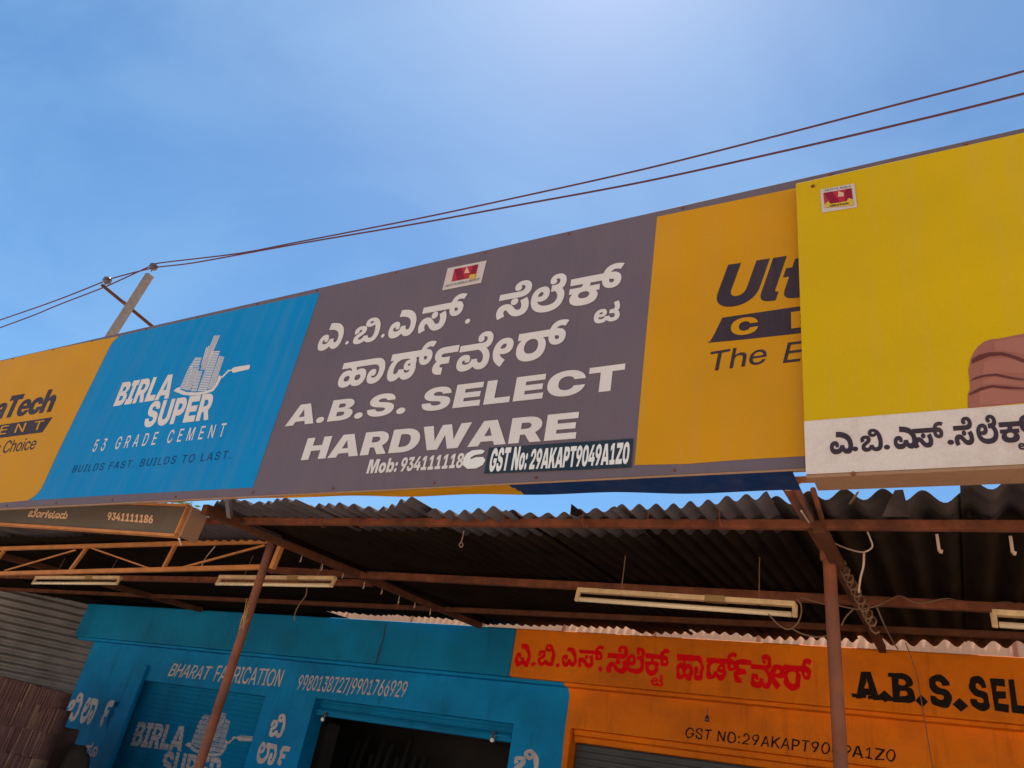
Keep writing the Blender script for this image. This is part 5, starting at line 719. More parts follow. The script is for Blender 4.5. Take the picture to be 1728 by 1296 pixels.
blob('sack_mouth', (sk.x - 0.05, sk.y, hz - 0.06), (0.10, 0.10, 0.10), 'sack', sack, 5)
wbox('crate_below', sk.x - 0.25, sk.x + 0.25, sk.y - 0.2, sk.y + 0.2, 0, max(hz - 1.0, 0.2), 'dark_room', sack, 0.02)

# ================================================================== CANOPY
canopy = thing('metal_canopy', 'dark corrugated canopy on rusty posts stretching from under the hoarding to the shops', 'canopy', (-3, 4.5, 0))
def zr(x, y): return 2.73 + 0.0606 * y
def px_x(px, py, y): return W(px, py, y).x
fronts = [(-12.2, -11.1, 3.00, 0), (-11.15, -10.1, 3.04, 1), (-10.15, -9.1, 2.98, 0), (-9.15, -8.1, 3.02, 1), (-8.15, -7.1, 2.99, 0), (-7.15, -6.1, 3.03, 1), (-6.15, -5.1, 3.0, 0), (-5.15, -3.90, 3.18, 1),
          (-4.02, -3.18, 2.90, 0), (-3.24, -2.45, 3.05, 1), (-2.5, -1.93, 3.13, 0), (-1.98, -1.32, 3.19, 1), (-1.36, -0.62, 3.14, 0)]
for i, (a, b, yf, lay) in enumerate(fronts):
    tilt = random.uniform(-0.010, 0.010); pt = random.uniform(0.086, 0.099); am = random.uniform(0.013, 0.019)
    zf_ = lambda x, y, tilt=tilt, lay=lay, a=a, yf=yf: zr(x, y) + 0.006 * lay + tilt * (x - a) * 3 + (0.014 * math.sin((x - a) * 5.0 + yf * 9) + 0.006 * math.sin(x * 23 + yf) * math.sin(x * 9.1)) * max(0.0, (4.0 - y))
    rear = 6.9 if b < -6.0 else (6.40 if b < -3.2 else 6.52) + random.uniform(-0.06, 0.09)
    corrugated('roofing_sheet', a, b, yf, yf + 0.42, lambda x, y, g=zf_: g(x, y) - 0.006, pt, am, 'front_sheet', canopy, 8, 3, 0.003, rag=0.06, seed=i)  # short front piece split off to hold the painted light
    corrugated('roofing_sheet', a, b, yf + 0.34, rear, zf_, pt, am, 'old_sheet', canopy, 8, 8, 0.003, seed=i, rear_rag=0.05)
for i, (a, b, yf, lay) in enumerate([(-0.66, 0.14, 3.22, 1), (0.10, 1.10, 3.12, 0), (1.05, 2.05, 3.15, 1), (2.0, 3.0, 3.12, 0)]):
    zf_ = lambda x, y, lay=lay: zr(x, y) + 0.008 * lay + 0.020
    corrugated('roofing_sheet', a, b, yf, yf + 0.36, lambda x, y, g=zf_: g(x, y) - 0.007, 0.146, 0.026, 'asbestos_front', canopy, 10, 3, 0.006, rag=0.05, seed=40 + i)  # front strip cut separately for the painted lighter tone
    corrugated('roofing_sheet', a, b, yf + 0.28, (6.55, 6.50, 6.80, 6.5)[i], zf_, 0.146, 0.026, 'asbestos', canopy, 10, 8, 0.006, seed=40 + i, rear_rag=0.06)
# broken flap of sheet bent up near the right rafter
fl0 = W(1497, 858, 3.15)
mesh('bent_flap', [W(1488, 872, 3.16), W(1498, 850, 3.12), W(1510, 827, 3.05), W(1524, 826, 3.05), W(1530, 850, 3.12), W(1536, 872, 3.2)], [(0, 1, 2, 3, 4, 5)], 'asbestos_front', canopy)
fl = MB().quad(W(962, 868, 3.15), W(964, 850, 3.08), W(985, 866, 3.12), W(975, 872, 3.18)).build('bent_flap', 'old_sheet', canopy)
def under(x, y, d): return Vector((x, y, zr(x, y) - d))
for px in (548, 612, 727, 852, 986, 1096, 1216):
    q = W(px, 884 - (px - 1000) * 0.004, 3.22); MB().tube([q + Vector((0, -0.03, 0.05)), q + Vector((0.004, -0.035, 0.0)), q + Vector((0.014, -0.03, -0.028)), q + Vector((0.03, -0.02, -0.02))], 0.003, 6).build('hook_bolt', 'rust_red', canopy)
# rafters: rectangular tubes in depth
XL_, XR_ = -4.06, -0.455
MB().bar(under(XL_ + 0.12, 2.86, 0.045), under(XL_, 6.45, 0.055), 0.05, 0.06).build('rafter', 'rust_dark', canopy, bevel=0.004)
MB().bar(under(XR_, 3.35, 0.06), under(XR_, 6.45, 0.06), 0.05, 0.06).build('rafter', 'rust_dark', canopy, bevel=0.004)
MB().bar(under(-8.2, 3.3, 0.06), under(-8.2, 6.45, 0.06), 0.05, 0.06).build('rafter', 'rust_dark', canopy, bevel=0.004)
# front purlin, right and left pieces
pa, pb = W(320, 879, 3.14), W(1728, 888, 3.42); dv = pb - pa
MB().bar(pa, pb + dv * 0.6, 0.035, 0.042).build('purlin', 'rust_red', canopy, bevel=0.003)
pa, pb = W(-20, 902, 3.5), W(318, 889, 3.42)
MB().bar(pa + (pa - pb) * 1.4, pb, 0.04, 0.045).build('purlin', 'rust_red', canopy, bevel=0.003)
pa, pm_, pb = W(455, 962, 4.38), W(1000, 990, 4.6), W(1728, 1028, 4.85)
MB().bar(pa, pm_, 0.045, 0.05).bar(pm_, pb + (pb - pm_) * 0.8, 0.045, 0.05).build('purlin', 'rust_red', canopy, bevel=0.003)
for y, d in ((5.7, 0.055),):
    MB().bar(under(-12, y, d), under(3, y, d), 0.04, 0.04).build('purlin', 'rust_dark', canopy, bevel=0.003)
MB().bar(under(-12, 4.9, 0.06), under(XL_, 4.7, 0.06), 0.045, 0.05).build('purlin', 'rust_red', canopy, bevel=0.003)
# posts
def post(p_top, y, r, name='post', sleeve=None, bend=0.0):
    b = MB(); pts = []; n = 24
    for i in range(n + 1):
        z = p_top.z * (1 - i / n); pts.append((p_top.x + bend * math.sin(i / n * math.pi), y, z))
    b.tube(pts, r, 16); o = b.build(name, 'pole_brown', canopy, True)
    return o
pl_ = W(461, 908, 3.6); p1 = post(pl_ + Vector((0, 0, 0.02)), 3.6, 0.029, bend=0.012); p1['label'] = 'round rusty post left, leaning in view before the blue shop'
pr_ = W(1398, 925, 3.9); p2 = post(pr_, 3.9, 0.031, bend=0.008); p2['label'] = 'round rusty post right, before the orange shop'
MB().tube([W(1397, 922, 3.9), W(1399, 945, 3.9)], 0.041, 16).build('post_collar', 'pole_brown', canopy, True)
MB().bar(W(1388, 918, 3.88), W(1400, 886, 3.82), 0.05, 0.04).build('post_bracket', 'rust_red', canopy, bevel=0.003)
# channel strut from the right post up to the hoarding and a thin rod beside it
MB().bar(W(1398, 928, 3.88), W(1338, 812, 2.90), 0.055, 0.018, (1, 0, 0.2)).bar(W(1392, 928, 3.90), W(1328, 818, 2.90), 0.012, 0.05, (1, 0, 0.2)).build('strut', 'pole_brown', canopy, bevel=0.002)
MB().tube([W(1372, 826, 2.92), W(1386, 872, 3.3), W(1392, 905, 3.7)], 0.011, 8).build('rod', 'rust_red', canopy, True)
MB().bar(W(1290, 812, 2.85), W(1440, 806, 2.85), 0.02, 0.02).build('cross_bar', 'rust_orange', canopy)
MB().bar(W(384, 838, 2.80), W(388, 872, 2.95), 0.028, 0.028, (1, 0, 0)).build('hanger_strut', 'frame_grey', canopy, bevel=0.003)
# lattice truss in the left bay, in the plane of the posts
yt = 3.62
def truss_bar(a, b, w, h=None): MB().bar(W(*a, yt), W(*b, yt), w, h or w).build('truss_member', 'rust_orange', canopy, bevel=0.002)
def ext(a, b, k):
    return (a[0] + (a[0] - b[0]) * k, a[1] + (a[1] - b[1]) * k)
for a, b in (((0, 926), (455, 913)), ((0, 968), (443, 957))):
    A = W(*a, yt); B = W(*b, yt); MB().bar(A + (A - B) * 1.2, B, 0.03, 0.032).build('truss_chord', 'rust_orange', canopy, bevel=0.002)
for a, b, w in (((147, 924), (119, 962), 0.026), ((296, 920), (276, 959), 0.026), ((8, 928), (-20, 965), 0.026), ((128, 928), (8, 963), 0.012), ((155, 925), (252, 959), 0.012), ((447, 920), (303, 959), 0.014), ((477, 915), (459, 960), 0.036),
                ((-140, 930), (-160, 968), 0.026), ((-12, 930), (-150, 966), 0.012)):
    truss_bar(a, b, w)
# straw rope tied round the left post
for k in range(7):
    a = W(418 + random.uniform(-3, 3), 1010 + k * 6, 3.55); b = W(408 + random.uniform(-6, 6), 1040 + random.uniform(0, 24), 3.54)
    MB().tube([a, a.lerp(b, 0.5) + Vector((random.uniform(-.01, .01), -0.01, 0)), b], 0.0025, 5).build('straw_strand', 'straw', canopy)

# ---- hooks along the left rafter
def wire(name, pts, r, m, label, cat, group=None, n=6):
    # smooth the way through the points
    P = [Vector(p) for p in pts]; out = []
    for i in range(len(P) - 1):
        p0, p1, p2, p3 = P[max(i - 1, 0)], P[i], P[i + 1], P[min(i + 2, len(P) - 1)]
        for k in range(6):
            t = k / 6; out.append(0.5 * ((2 * p1) + (p2 - p0) * t + (2 * p0 - 5 * p1 + 4 * p2 - p3) * t * t + (3 * p1 - p0 - 3 * p2 + p3) * t ** 3))
    out.append(P[-1]); o = MB().tube(out, r, n).build(name, m, None, True); return tag(o, label, cat, group)
hk = ((512, 930, 'nearest the left post'), (547, 945, 'second along the left rafter from its post'), (582, 958, 'third along the left rafter from its post'), (617, 976, 'fourth along the left rafter, below the long purlin'),
      (647, 986, 'fifth along the left rafter'), (675, 1003, 'sixth along the left rafter, wound with thread'), (702, 1010, 'seventh along the left rafter'), (728, 1022, 'last and farthest along the left rafter'))
for i, (px, py, lb) in enumerate(hk):
    r = ray(px, py); t = XL_ / r.x; p = Vector((XL_, r.y * t, EYE + r.z * t)); s = p.y / 3.9
    pts = [p, p - Vector((0, 0, 0.035)), p - Vector((0, 0, 0.07)), p + Vector((0.008, -0.01, -0.085)), p + Vector((0.018, -0.015, -0.078)), p + Vector((0.02, -0.015, -0.06))]
    wire('iron_hook', pts, 0.0035, 'wire_white', 'thin iron hook ' + lb, 'hook', 'hooks hanging under the left rafter')
q = W(783, 895, 3.38)
wire('purlin_hook', [q, q - Vector((0, 0, 0.045)), q - Vector((0.004, 0, 0.07)), q - Vector((0.012, 0, 0.085)), q - Vector((-0.004, 0, 0.10)), q - Vector((-0.012, 0, 0.085)), q - Vector((0, 0, 0.07))], 0.0035, 'wire_pink', 'knotted wire hook hanging from the front purlin under the grey panel', 'hook')
for (px, py, lb) in ((1581, 902, 'short bare bar hanging under the right part of the front purlin'), (1705, 905, 'short bare bar hanging under the front purlin at the right edge')):
    a = W(px, py, 3.55); b = W(px + 4, py + 28, 3.55)
    o = MB().bar(a, b, 0.012).bar(b, b + Vector((0.012, 0, -0.004)), 0.014).build('purlin_hook', 'wire_white'); tag(o, lb, 'hook', 'bars under the front purlin')

# ---- tube lights
def tube_light(label, pL, pR, y, dz=0.055):
    A, B = W(*pL, y), W(*pR, y); t = thing('tube_light', label, 'tube light', tuple((A + B) / 2), 'unlit tube lights under the canopy'); d = (B - A).normalized()
    MB().bar(A, B, 0.042, 0.026).build('batten_case', 'batten', t, bevel=0.003)
    lo = Vector((0, -0.012, -dz))
    MB().tube([A + lo + d * 0.02, B + lo - d * 0.02], 0.014, 14).build('glass_tube', 'tube', t, True)
    for P, s in ((A, 1), (B, -1)):
        MB().bar(P + d * s * 0.004, P + lo * 1.25 + d * s * 0.004, 0.022, 0.026, (1, 0, 0)).build('end_cap', 'batten', t, bevel=0.006)
    m = A.lerp(B, 0.62); MB().bar(m, m + d * 0.11, 0.046, 0.034).build('starter_box', 'ballast', t, bevel=0.003)
    for k in (0.22, 0.85):
        m = A.lerp(B, k); m2 = Vector((m.x, m.y + 0.02, zr(m.x, m.y))); MB().tube([m, m2], 0.003, 5).build('hanging_wire', 'wire_brown', t)
        MB().tube([m + Vector((0.023 * math.cos(a), 0.0, 0.016 * math.sin(a) )) for a in [i * math.pi / 4 for i in range(9)]], 0.0025, 5).build('tie_wire', 'wire_brown', t)
    return t
tube_light('long unlit tube light hanging before the orange shop left of the right post', (976, 996), (1343, 1020), 4.0)
tube_light('unlit tube light behind the top of the left post', (372, 974), (566, 976), 4.0)
tube_light('unlit tube light at the far left under the lattice truss', (62, 975), (204, 975), 4.1)
tube_light('unlit tube light cut off by the right edge under the canopy', (1674, 1034), (2050, 1056), 4.0)

# ---- loose wires
wire('cable', [W(1320, 800, 2.86), W(1316, 818, 2.84), W(1325, 826, 2.83), W(1340, 824, 2.84), W(1350, 815, 2.85)], 0.0042, 'wire_white', 'short pale wire looped round the strut head under the hoarding', 'cable')
wire('cable', [W(1352, 862, 3.1), W(1368, 885, 3.4), W(1384, 898, 3.6), W(1395, 910, 3.7), W(1420, 922, 3.7), W(1445, 930, 3.65), W(1460, 931, 3.6), W(1472, 922, 3.6), W(1467, 905, 3.55), W(1464, 898, 3.5)], 0.0042, 'wire_white', 'pale cable running from the right post to the front purlin', 'cable')
wire('cable', [W(1458, 931, 3.6), W(1457, 955, 3.6), W(1452, 975, 3.65), W(1449, 1000, 3.7)], 0.005, 'wire_white', 'pale cable dropping from the bend right of the right post', 'cable')
pts = []
for i in range(60):
    t = i / 59; c0 = W(1420 + 57 * t, 952 + 108 * t, 4.0); a = i * 0.95
    pts.append(c0 + Vector((0.02 * math.cos(a), 0.012 * math.sin(a), 0.034 * math.sin(a))))
o = MB().tube(pts, 0.005, 6).build('coiled_cable', 'wire_brown', None, True); tag(o, 'brown cable coiled loosely along the right rafter beside the post', 'cable')
wire('cable', [W(1345, 1012, 3.98), W(1352, 1022, 3.98), W(1351, 1040, 3.98), W(1343, 1055, 3.98), W(1330, 1062, 3.98), W(1315, 1055, 3.98), W(1300, 1040, 3.98), W(1296, 1032, 3.98)], 0.004, 'wire_brown', 'brown cable loop hanging off the right end of the long tube light', 'cable')
wire('cable', [W(1335, 1060, 4), W(1355, 1070, 4), W(1380, 1075, 3.96), W(1398, 1072, 3.95)], 0.004, 'wire_brown', 'brown cable from the cable loop to the right post', 'cable')
wire('cable', [W(1350, 1008, 4.2), W(1385, 1018, 4.2), W(1420, 1023, 4.2), W(1450, 1028, 4.2), W(1480, 1022, 4.2), W(1500, 1012, 4.3), W(1520, 1006, 4.5), W(1550, 1018, 4.7), W(1600, 1010, 4.8), W(1640, 1022, 4.9), W(1690, 1016, 5.0), W(1740, 1020, 5.0)], 0.0042, 'wire_brown', 'long brown cable wandering along the second purlin at the right', 'cable')
wire('cable', [W(1480, 1025, 4.2), W(1490, 1050, 4.3), W(1505, 1080, 4.6), W(1515, 1095, 5.0)], 0.0042, 'wire_brown', 'brown cable dropping from the coil toward the orange lintel', 'cable')
wire('cable', [W(1420, 1055, 4.1), W(1428, 1040, 4.1), W(1440, 1028, 4.1)], 0.0042, 'wire_brown', 'short cable curling up behind the right post', 'cable')
wire('cable', [W(518, 990, 4.0), W(516, 1005, 4.0), W(505, 1020, 4.0), W(498, 1035, 4.0), W(497, 1048, 4.0)], 0.004, 'wire_brown', 'thin wire hanging off the tube light behind the left post', 'cable')
wire('cable', [W(363, 922, 3.7), W(352, 935, 3.8), W(345, 945, 3.8), W(338, 960, 3.8)], 0.004, 'wire_white', 'thin pale wire crossing behind the lattice truss', 'cable')
wire('cable', [W(1448, 830, 3.0), W(1440, 843, 3.05), W(1434, 850, 3.1)], 0.004, 'wire_brown', 'thin wire end poking from the yellow board toward the sheets', 'cable')
wire('cable', [W(297, 905, 2.95), W(303, 911, 2.95), W(306, 920, 2.95)], 0.005, 'wire_white', 'bent wire end under the corner of the dark tin board', 'cable')
wire('cable', [W(1528, 1085, 6.3), W(1545, 1130, 6.45), W(1556, 1190, 6.47), W(1575, 1300, 6.6)], 0.004, 'wire_brown', 'thin wire hanging down over the black letters of the orange lintel', 'cable')

# ================================================================== HOARDING
z1, z2, z3, z4, z5, z7s = Z(2.979, 520, 420), Z(2.7, 460, 600), Z(3.2, 0, 540), Z(2.315, 1080, 280), Z(2.88, 0, 820), Z(4.628, 1540, 540)
ST, SB = EYE + 1.018 * DS, EYE + 0.4652 * DS
SX0, SX1 = -8.2, 1.75
board = thing('shop_hoarding', 'long hoarding with orange, blue and grey panels carrying the hardware shop name', 'signboard', (-3, DS, SB))
# panel: a slightly uneven sheet of printed flex
nx, nz = 160, 1
MB().box((SX0, DS, SB), (SX1, DS + 0.012, ST)).build('panel', 'flex_grey', board, bevel=0.003)
MB().box((SX0, DS + 0.013, ST - 0.04), (SX1, DS + 0.053, ST - 0.003)).build('frame_rail', 'frame_grey', board, bevel=0.003)
MB().box((SX0, DS - 0.003, SB - 0.010), (SX1, DS + 0.014, SB - 0.001)).build('frame_rail', 'frame_tan', board, bevel=0.002)
for x in np.arange(SX0 + 0.3, SX1, 1.2):
    MB().box((x, DS + 0.013, SB + 0.02), (x + 0.04, DS + 0.053, ST - 0.041)).build('frame_stud', 'frame_tan', board, bevel=0.002)
def sheet(name, pts, zoom, m, off=0.0015, label=None): return fill(name, [poly(SP, zoom, pts)], SP, off, m, board, label)
xl = -0.4
L0 = (-520, 770)
left_print = poly(SP, z3, [(0, 222), (20, 219), (200, 176), (400, 135), (645, 87), (612, 115), (590, 150), (575, 182), (340, 660), (275, 800), (245, 868), (228, 905), (205, 935), (180, 957), (150, 975), (0, 988)])
left_print = left_print[::-1] if left_print[0][1] < left_print[-1][1] else left_print
left_print = [(SX0 + 0.04, ST - 0.03)] + left_print + [(SX0 + 0.04, SB + 0.035)]
fill('printed_panel', [left_print], SP, 0.0015, 'flex_orange', board, 'orange printed panel at the left end')
sheet('printed_panel', [(652, 85), (1000, 6), (1728, -149), (1366, 905), (900, 930), (500, 952), (160, 975), (182, 957), (207, 935), (230, 905), (247, 868), (277, 800), (342, 660), (577, 182), (592, 150), (614, 115)], z3, 'flex_blue', 0.0015, 'blue printed panel with tower and trowel emblem')
sheet('printed_panel', [(1109, 366), (1220, 343), (1360, 314), (1375, 768), (1357, 770), (1250, 776), (1160, 783), (1071, 785), (1090, 570)], ID, 'flex_orange', 0.0015, 'orange printed panel at the right of the grey shop name')
# emblem panel lettering
fill('lettering', word_a + word_b, SP, 0.003, 'print_cream', board, 'cream block words on the blue panel')
fill('emblem_print', logo, SP, 0.003, 'print_cream', board, 'cream striped tower standing on a trowel')
ZB = Z(5.76, 110, 700)
fill('lettering', words('53 GRADE CEMENT', MEDIUM, SP, ZB(262, 362), ZB(1540, 213), ZB(308, 245), track=520), SP, 0.003, 'print_cream', board)
fill('lettering', words('BUILDS FAST. BUILDS TO LAST.', MEDIUM, SP, ZB(65, 565), ZB(1608, 428), ZB(95, 495), track=170), SP, 0.003, 'print_navy', board)
# left cement logo
ZC = Z(8.64, 0, 630)
fill('lettering', words('Tech', HEAVY, SP, ZC(28, 662), ZC(745, 562), ZC(178, 330), pre='Ultra', track=-55, cap=727), SP, 0.003, 'print_dark', board)
def bar_poly(top_r, bot_r, length):
    a, b = Vector(SP.uv(*top_r)), Vector(SP.uv(*bot_r)); return [(a.x - length, a.y), (b.x - length, b.y), (b.x, b.y), (a.x, a.y)]
fill('logo_bar', [bar_poly(ZC(772, 640), ZC(622, 862), 1.25)], SP, 0.0025, 'print_dark', board)
fill('lettering', words('T', MEDIUM, SP, ZC(470, 838), ZC(610, 820), ZC(520, 705), pre='CEMEN', track=420), SP, 0.004, 'flex_orange', board)
fill('lettering', words('Choice', MEDIUM, SP, ZC(25, 1168), ZC(500, 1108), ZC(100, 988), pre="The Engineer's "), SP, 0.003, 'print_dark', board)
# grey panel: shop name
cs = []
for k, l, r, b, t in (('e', (52, 480), (190, 400), (90, 510), (140, 372)), ('bi', (228, 450), (370, 380), (260, 478), (330, 347)), ('e', (408, 410), (553, 340), (450, 447), (500, 305)), ('s_', (548, 425), (803, 228), (560, 428), (780, 225)),
        ('se', (942, 350), (1128, 185), (960, 358), (1100, 158)), ('le', (1120, 270), (1302, 150), (1190, 320), (1270, 125)), ('k_', (1308, 260), (1593, 72), (1350, 290), (1570, 70)), ('tta', (1437, 350), (1572, 290), (1470, 375), (1550, 262)),
        ('haa', (155, 660), (397, 570), (190, 697), (360, 548)), ('dd_', (400, 625), (650, 465), (440, 665), (630, 463)), ('arka', (625, 600), (762, 490), (670, 632), (740, 487)), ('ve', (750, 570), (935, 440), (800, 615), (905, 415)),
        ('len', (925, 550), (1037, 465), (980, 592), (1010, 447)), ('r_', (1042, 540), (1315, 358), (1080, 570), (1290, 355))):
    cs += fitg(K, k, SP, z1, l, r, b, t)
for p, r in (((197, 473), 0.013), ((377, 438), 0.013), ((803, 365), 0.016)): cs.append(disc(SP, z1(*p), r))
fill('lettering', cs, SP, 0.003, 'print_cream', board, 'cream shop name in two lines of rounded letters')
def fitw(font, s, pl, zoom, l, r, b, t, track=0): return fit(layout(font, s, track)[0], pl, zoom(*l), zoom(*r), zoom(*b), zoom(*t))
fill('lettering', fitw(HEAVY, 'A.B.S.', SP, z2, (57, 325), (603, 262), (60, 325), (275, 205), 20), SP, 0.003, 'print_cream', board)
fill('lettering', fitw(HEAVY, 'SELECT', SP, z2, (680, 230), (1608, 45), (820, 243), (1420, 60), 10), SP, 0.003, 'print_cream', board)
fill('lettering', fitw(HEAVY, 'HARDWARE', SP, z2, (130, 478), (1397, 262), (130, 478), (1290, 268), 5), SP, 0.003, 'print_cream', board)
fill('lettering', fitw(HEAVY, 'Mob:', SP, z2, (428, 538), (572, 500), (430, 540), (450, 475)), SP, 0.003, 'print_cream', board)
fill('lettering', fitw(HEAVY, '934111118', SP, z2, (580, 525), (878, 450), (590, 530), (868, 445)), SP, 0.003, 'print_cream', board)
fill('lettering', [poly(SP, z2, [(868, 500), (872, 472), (886, 449), (912, 434), (955, 430), (970, 437), (958, 449), (925, 455), (905, 466), (905, 474), (930, 465), (962, 464), (972, 478), (960, 500), (930, 516), (890, 518)])], SP, 0.005, 'sticker_white', board, 'last digit painted over by hand in white')
fill('number_strip', [poly(SP, z2, [(988, 422), (1645, 380), (1635, 512), (965, 540)])], SP, 0.0045, 'sticker_navy', board, 'dark strip with the tax number')
fill('lettering', fitw(HEAVY, 'GST No:', SP, z2, (985, 530), (1168, 450), (1000, 532), (1015, 424)), SP, 0.006, 'sticker_white', board)
fill('lettering', fitw(HEAVY, '29AKAPT9049A1Z0', SP, z2, (1170, 520), (1632, 400), (1180, 522), (1610, 397)), SP, 0.006, 'sticker_white', board)
# small maker's plate on the grey panel
ZD = Z(17.28, 740, 430)
def plate(pl, zoom, par, corners, red, sun_, gold, txt, off, more=None):
    fill('maker_plate', [poly(pl, zoom, corners)], pl, off, 'flex_white', par, 'small cream maker plate with a red block emblem')
    fill('plate_print', [poly(pl, zoom, red)], pl, off + 0.0015, 'print_red', par)
    a, b, c, d = [Vector(p) for p in red[:4]]
    fill('plate_print', [poly(pl, zoom, [tuple(a.lerp(b, 0.02)), tuple(a.lerp(b, 0.30)), tuple(d.lerp(c, 0.55)), tuple(d.lerp(c, 0.25))])], pl, off + 0.0025, 'print_maroon', par)
    fill('plate_print', [poly(pl, zoom, [tuple(a.lerp(b, 0.78)), tuple(b), tuple(b.lerp(c, 0.8)), tuple(d.lerp(c, 0.72))])], pl, off + 0.0025, 'print_maroon', par)
    fill('plate_print', [poly(pl, zoom, sun_)], pl, off + 0.0035, 'print_sun', par)
    fill('plate_print', [poly(pl, zoom, gold)], pl, off + 0.0035, 'print_gold', par)
    for tx in txt: fill('plate_lettering', tx, pl, off + 0.005, 'print_dark', par)
plate(SP, ZD, board, [(275, 400), (1410, 175), (1250, 825), (115, 1045)], [(470, 435), (1175, 290), (1085, 660), (390, 795)], [(840, 360), (925, 540), (765, 560)], [(925, 600), (1105, 570), (1065, 720), (900, 705)],
      [words('ADITYA BIRLA GROUP', MEDIUM, SP, ZD(200, 965), ZD(1195, 755), ZD(222, 905), track=40)], 0.003)
# right logo, half covered by the yellow board
fill('lettering', words('Ul', HEAVY, SP, z4(282, 558), z4(530, 527), z4(345, 388), post='tra', track=-30), SP, 0.003, 'print_dark', board)
fill('logo_bar', [poly(SP, z4, [(262, 693), (275, 685), (290, 660), (322, 594), (600, 553), (700, 540), (700, 645), (600, 658), (400, 680)])], SP, 0.0025, 'print_dark', board)
fill('lettering', fitg(HEAVY, 'C', SP, z4, (356, 640), (462, 600), (390, 664), (430, 591)) + fitg(HEAVY, 'E', SP, z4, (592, 640), (690, 600), (600, 636), (640, 566)), SP, 0.004, 'flex_orange', board)
fill('lettering', words('The', MEDIUM, SP, z4(262, 806), z4(490, 772), z4(278, 728)) + words('E', MEDIUM, SP, z4(558, 772), z4(625, 764), z4(578, 692), post="ngineer's"), SP, 0.003, 'print_dark', board)
# loose flex folded under the board
def on_z(px, py, z):
    r = ray(px, py); t = (z - EYE) / r.z; return Vector((r.x * t, r.y * t, z))
back_edge = [on_z(px, py, SB - 0.011) for px, py in ((432, 838), (540, 838), (700, 837), (872, 834), (960, 833), (1040, 832), (1150, 832), (1250, 830), (1352, 828))]
V = []; F = []; xs_ = np.linspace(back_edge[0].x, back_edge[-1].x, 240)
for i, x in enumerate(xs_):
    yb_ = max(float(np.interp(x, [p.x for p in back_edge], [p.y for p in back_edge])), DS + 0.02)
    for j in range(4):
        t = j / 3; V.append((x, DS - 0.001 + (yb_ - DS + 0.001) * t, SB - 0.011 - 0.004 * math.sin(x * 9 + t * 3) * t))
for i in range(len(xs_) - 1):
    for j in range(3): a = i * 4 + j; F.append((a, a + 4, a + 5, a + 1))
o = mesh('folded_flex', V, F, 'flex_navy', board, True)
o.data.materials.append(M['flex_orange'])
xc = W(875, 825, DS + 0.1).x
for p in o.data.polygons:
    if p.center.x - 0.35 * (p.center.y - DS) < xc: p.material_index = 1
o['label'] = 'loose flex folded under the board, yellow turning dark blue'

for i, x in enumerate(np.arange(-7.6, 1.6, 0.61)):
    for z in (ST - 0.022, SB + 0.018):
        x_ = x + random.uniform(-0.05, 0.05); MB().tube([(x_, DS + 0.001, z), (x_, DS - 0.006, z)], 0.006, 8).build('screw', 'rust_red', board)
# ---- yellow board at the right, fixed before the hoarding
DY = DS - 0.06
YP = wall_plane(DY)
yb = thing('yellow_board', 'bright yellow advertising board with a sleeve picture fixed over the right end of the hoarding', 'signboard', (0.6, DY, SB))
yx0 = W(1346, 400, DY).x; yt1, yb1 = W(1346, 309, DY).z, W(1361, 800, DY).z; YX1 = 1.7
MB().box((yx0, DY, yb1), (YX1, DY + 0.045, yt1)).build('panel', 'flex_yellow', yb, bevel=0.003)
u0, v0 = YP.uv(1359, 711)
fill('printed_band', [[(yx0, yb1 - 0.001), (YX1, yb1 - 0.001), (YX1, v0), (yx0, v0)]], YP, 0.0015, 'flex_band', yb, 'off-white band with the shop name')
MB().box((yx0, DY, yb1 - 0.014), (YX1, DY + 0.05, yb1 - 0.001)).build('frame_rail', 'frame_tan', yb, bevel=0.002)
MB().box((yx0 + 0.02, DY + 0.051, yb1 - 0.012), (YX1, on_z(1366, 829, yb1 - 0.012).y, yb1 + 0.006)).build('underside_board', 'frame_tan', yb, bevel=0.003)
for i in (1.35,): MB().box((yx0 + i, DY + 0.005, yb1 - 0.030), (yx0 + i + 0.035, DY + 0.16, yb1 - 0.0145)).build('batten', 'frame_tan', yb, bevel=0.002)
cs = []
for k, zz, l, r, b, t in (('e', z4, (742, 1100), (830, 1050), (780, 1128), (800, 1038)), ('bi', z4, (862, 1085), (946, 1050), (890, 1118), (925, 1027)), ('e', z4, (990, 1070), (1077, 1030), (1030, 1108), (1050, 1017)), ('s_', z4, (1070, 1090), (1184, 1012), (1090, 1106), (1160, 1001)),
        ('se', z7s, (332, 960), (477, 900), (380, 987), (430, 757)), ('le', z7s, (493, 850), (668, 880), (580, 972), (610, 742)), ('k_', z7s, (672, 820), (925, 760), (750, 963), (850, 745)), ('tta', z7s, (823, 980), (930, 980), (860, 1017), (860, 938))):
    cs += fitg(K, k, YP, zz, l, r, b, t)
for p in ((841, 1107), (965, 1100), (1214, 1081)): cs.append(disc(YP, z4(*p), 0.0095))
fill('lettering', cs, YP, 0.003, 'print_dark', yb, 'dark shop name letters on the off-white band')
fill('picture_print', [poly(YP, z7s, [(432, 690), (431, 580), (448, 545), (443, 470), (436, 390), (455, 300), (480, 250), (515, 205), (560, 170), (610, 153), (680, 146), (800, 122), (1000, 85), (1180, 90), (1300, 160), (1330, 300), (1340, 605)])], YP, 0.0015, 'print_sleeve', yb, 'printed picture of a rolled reddish brown sleeve')
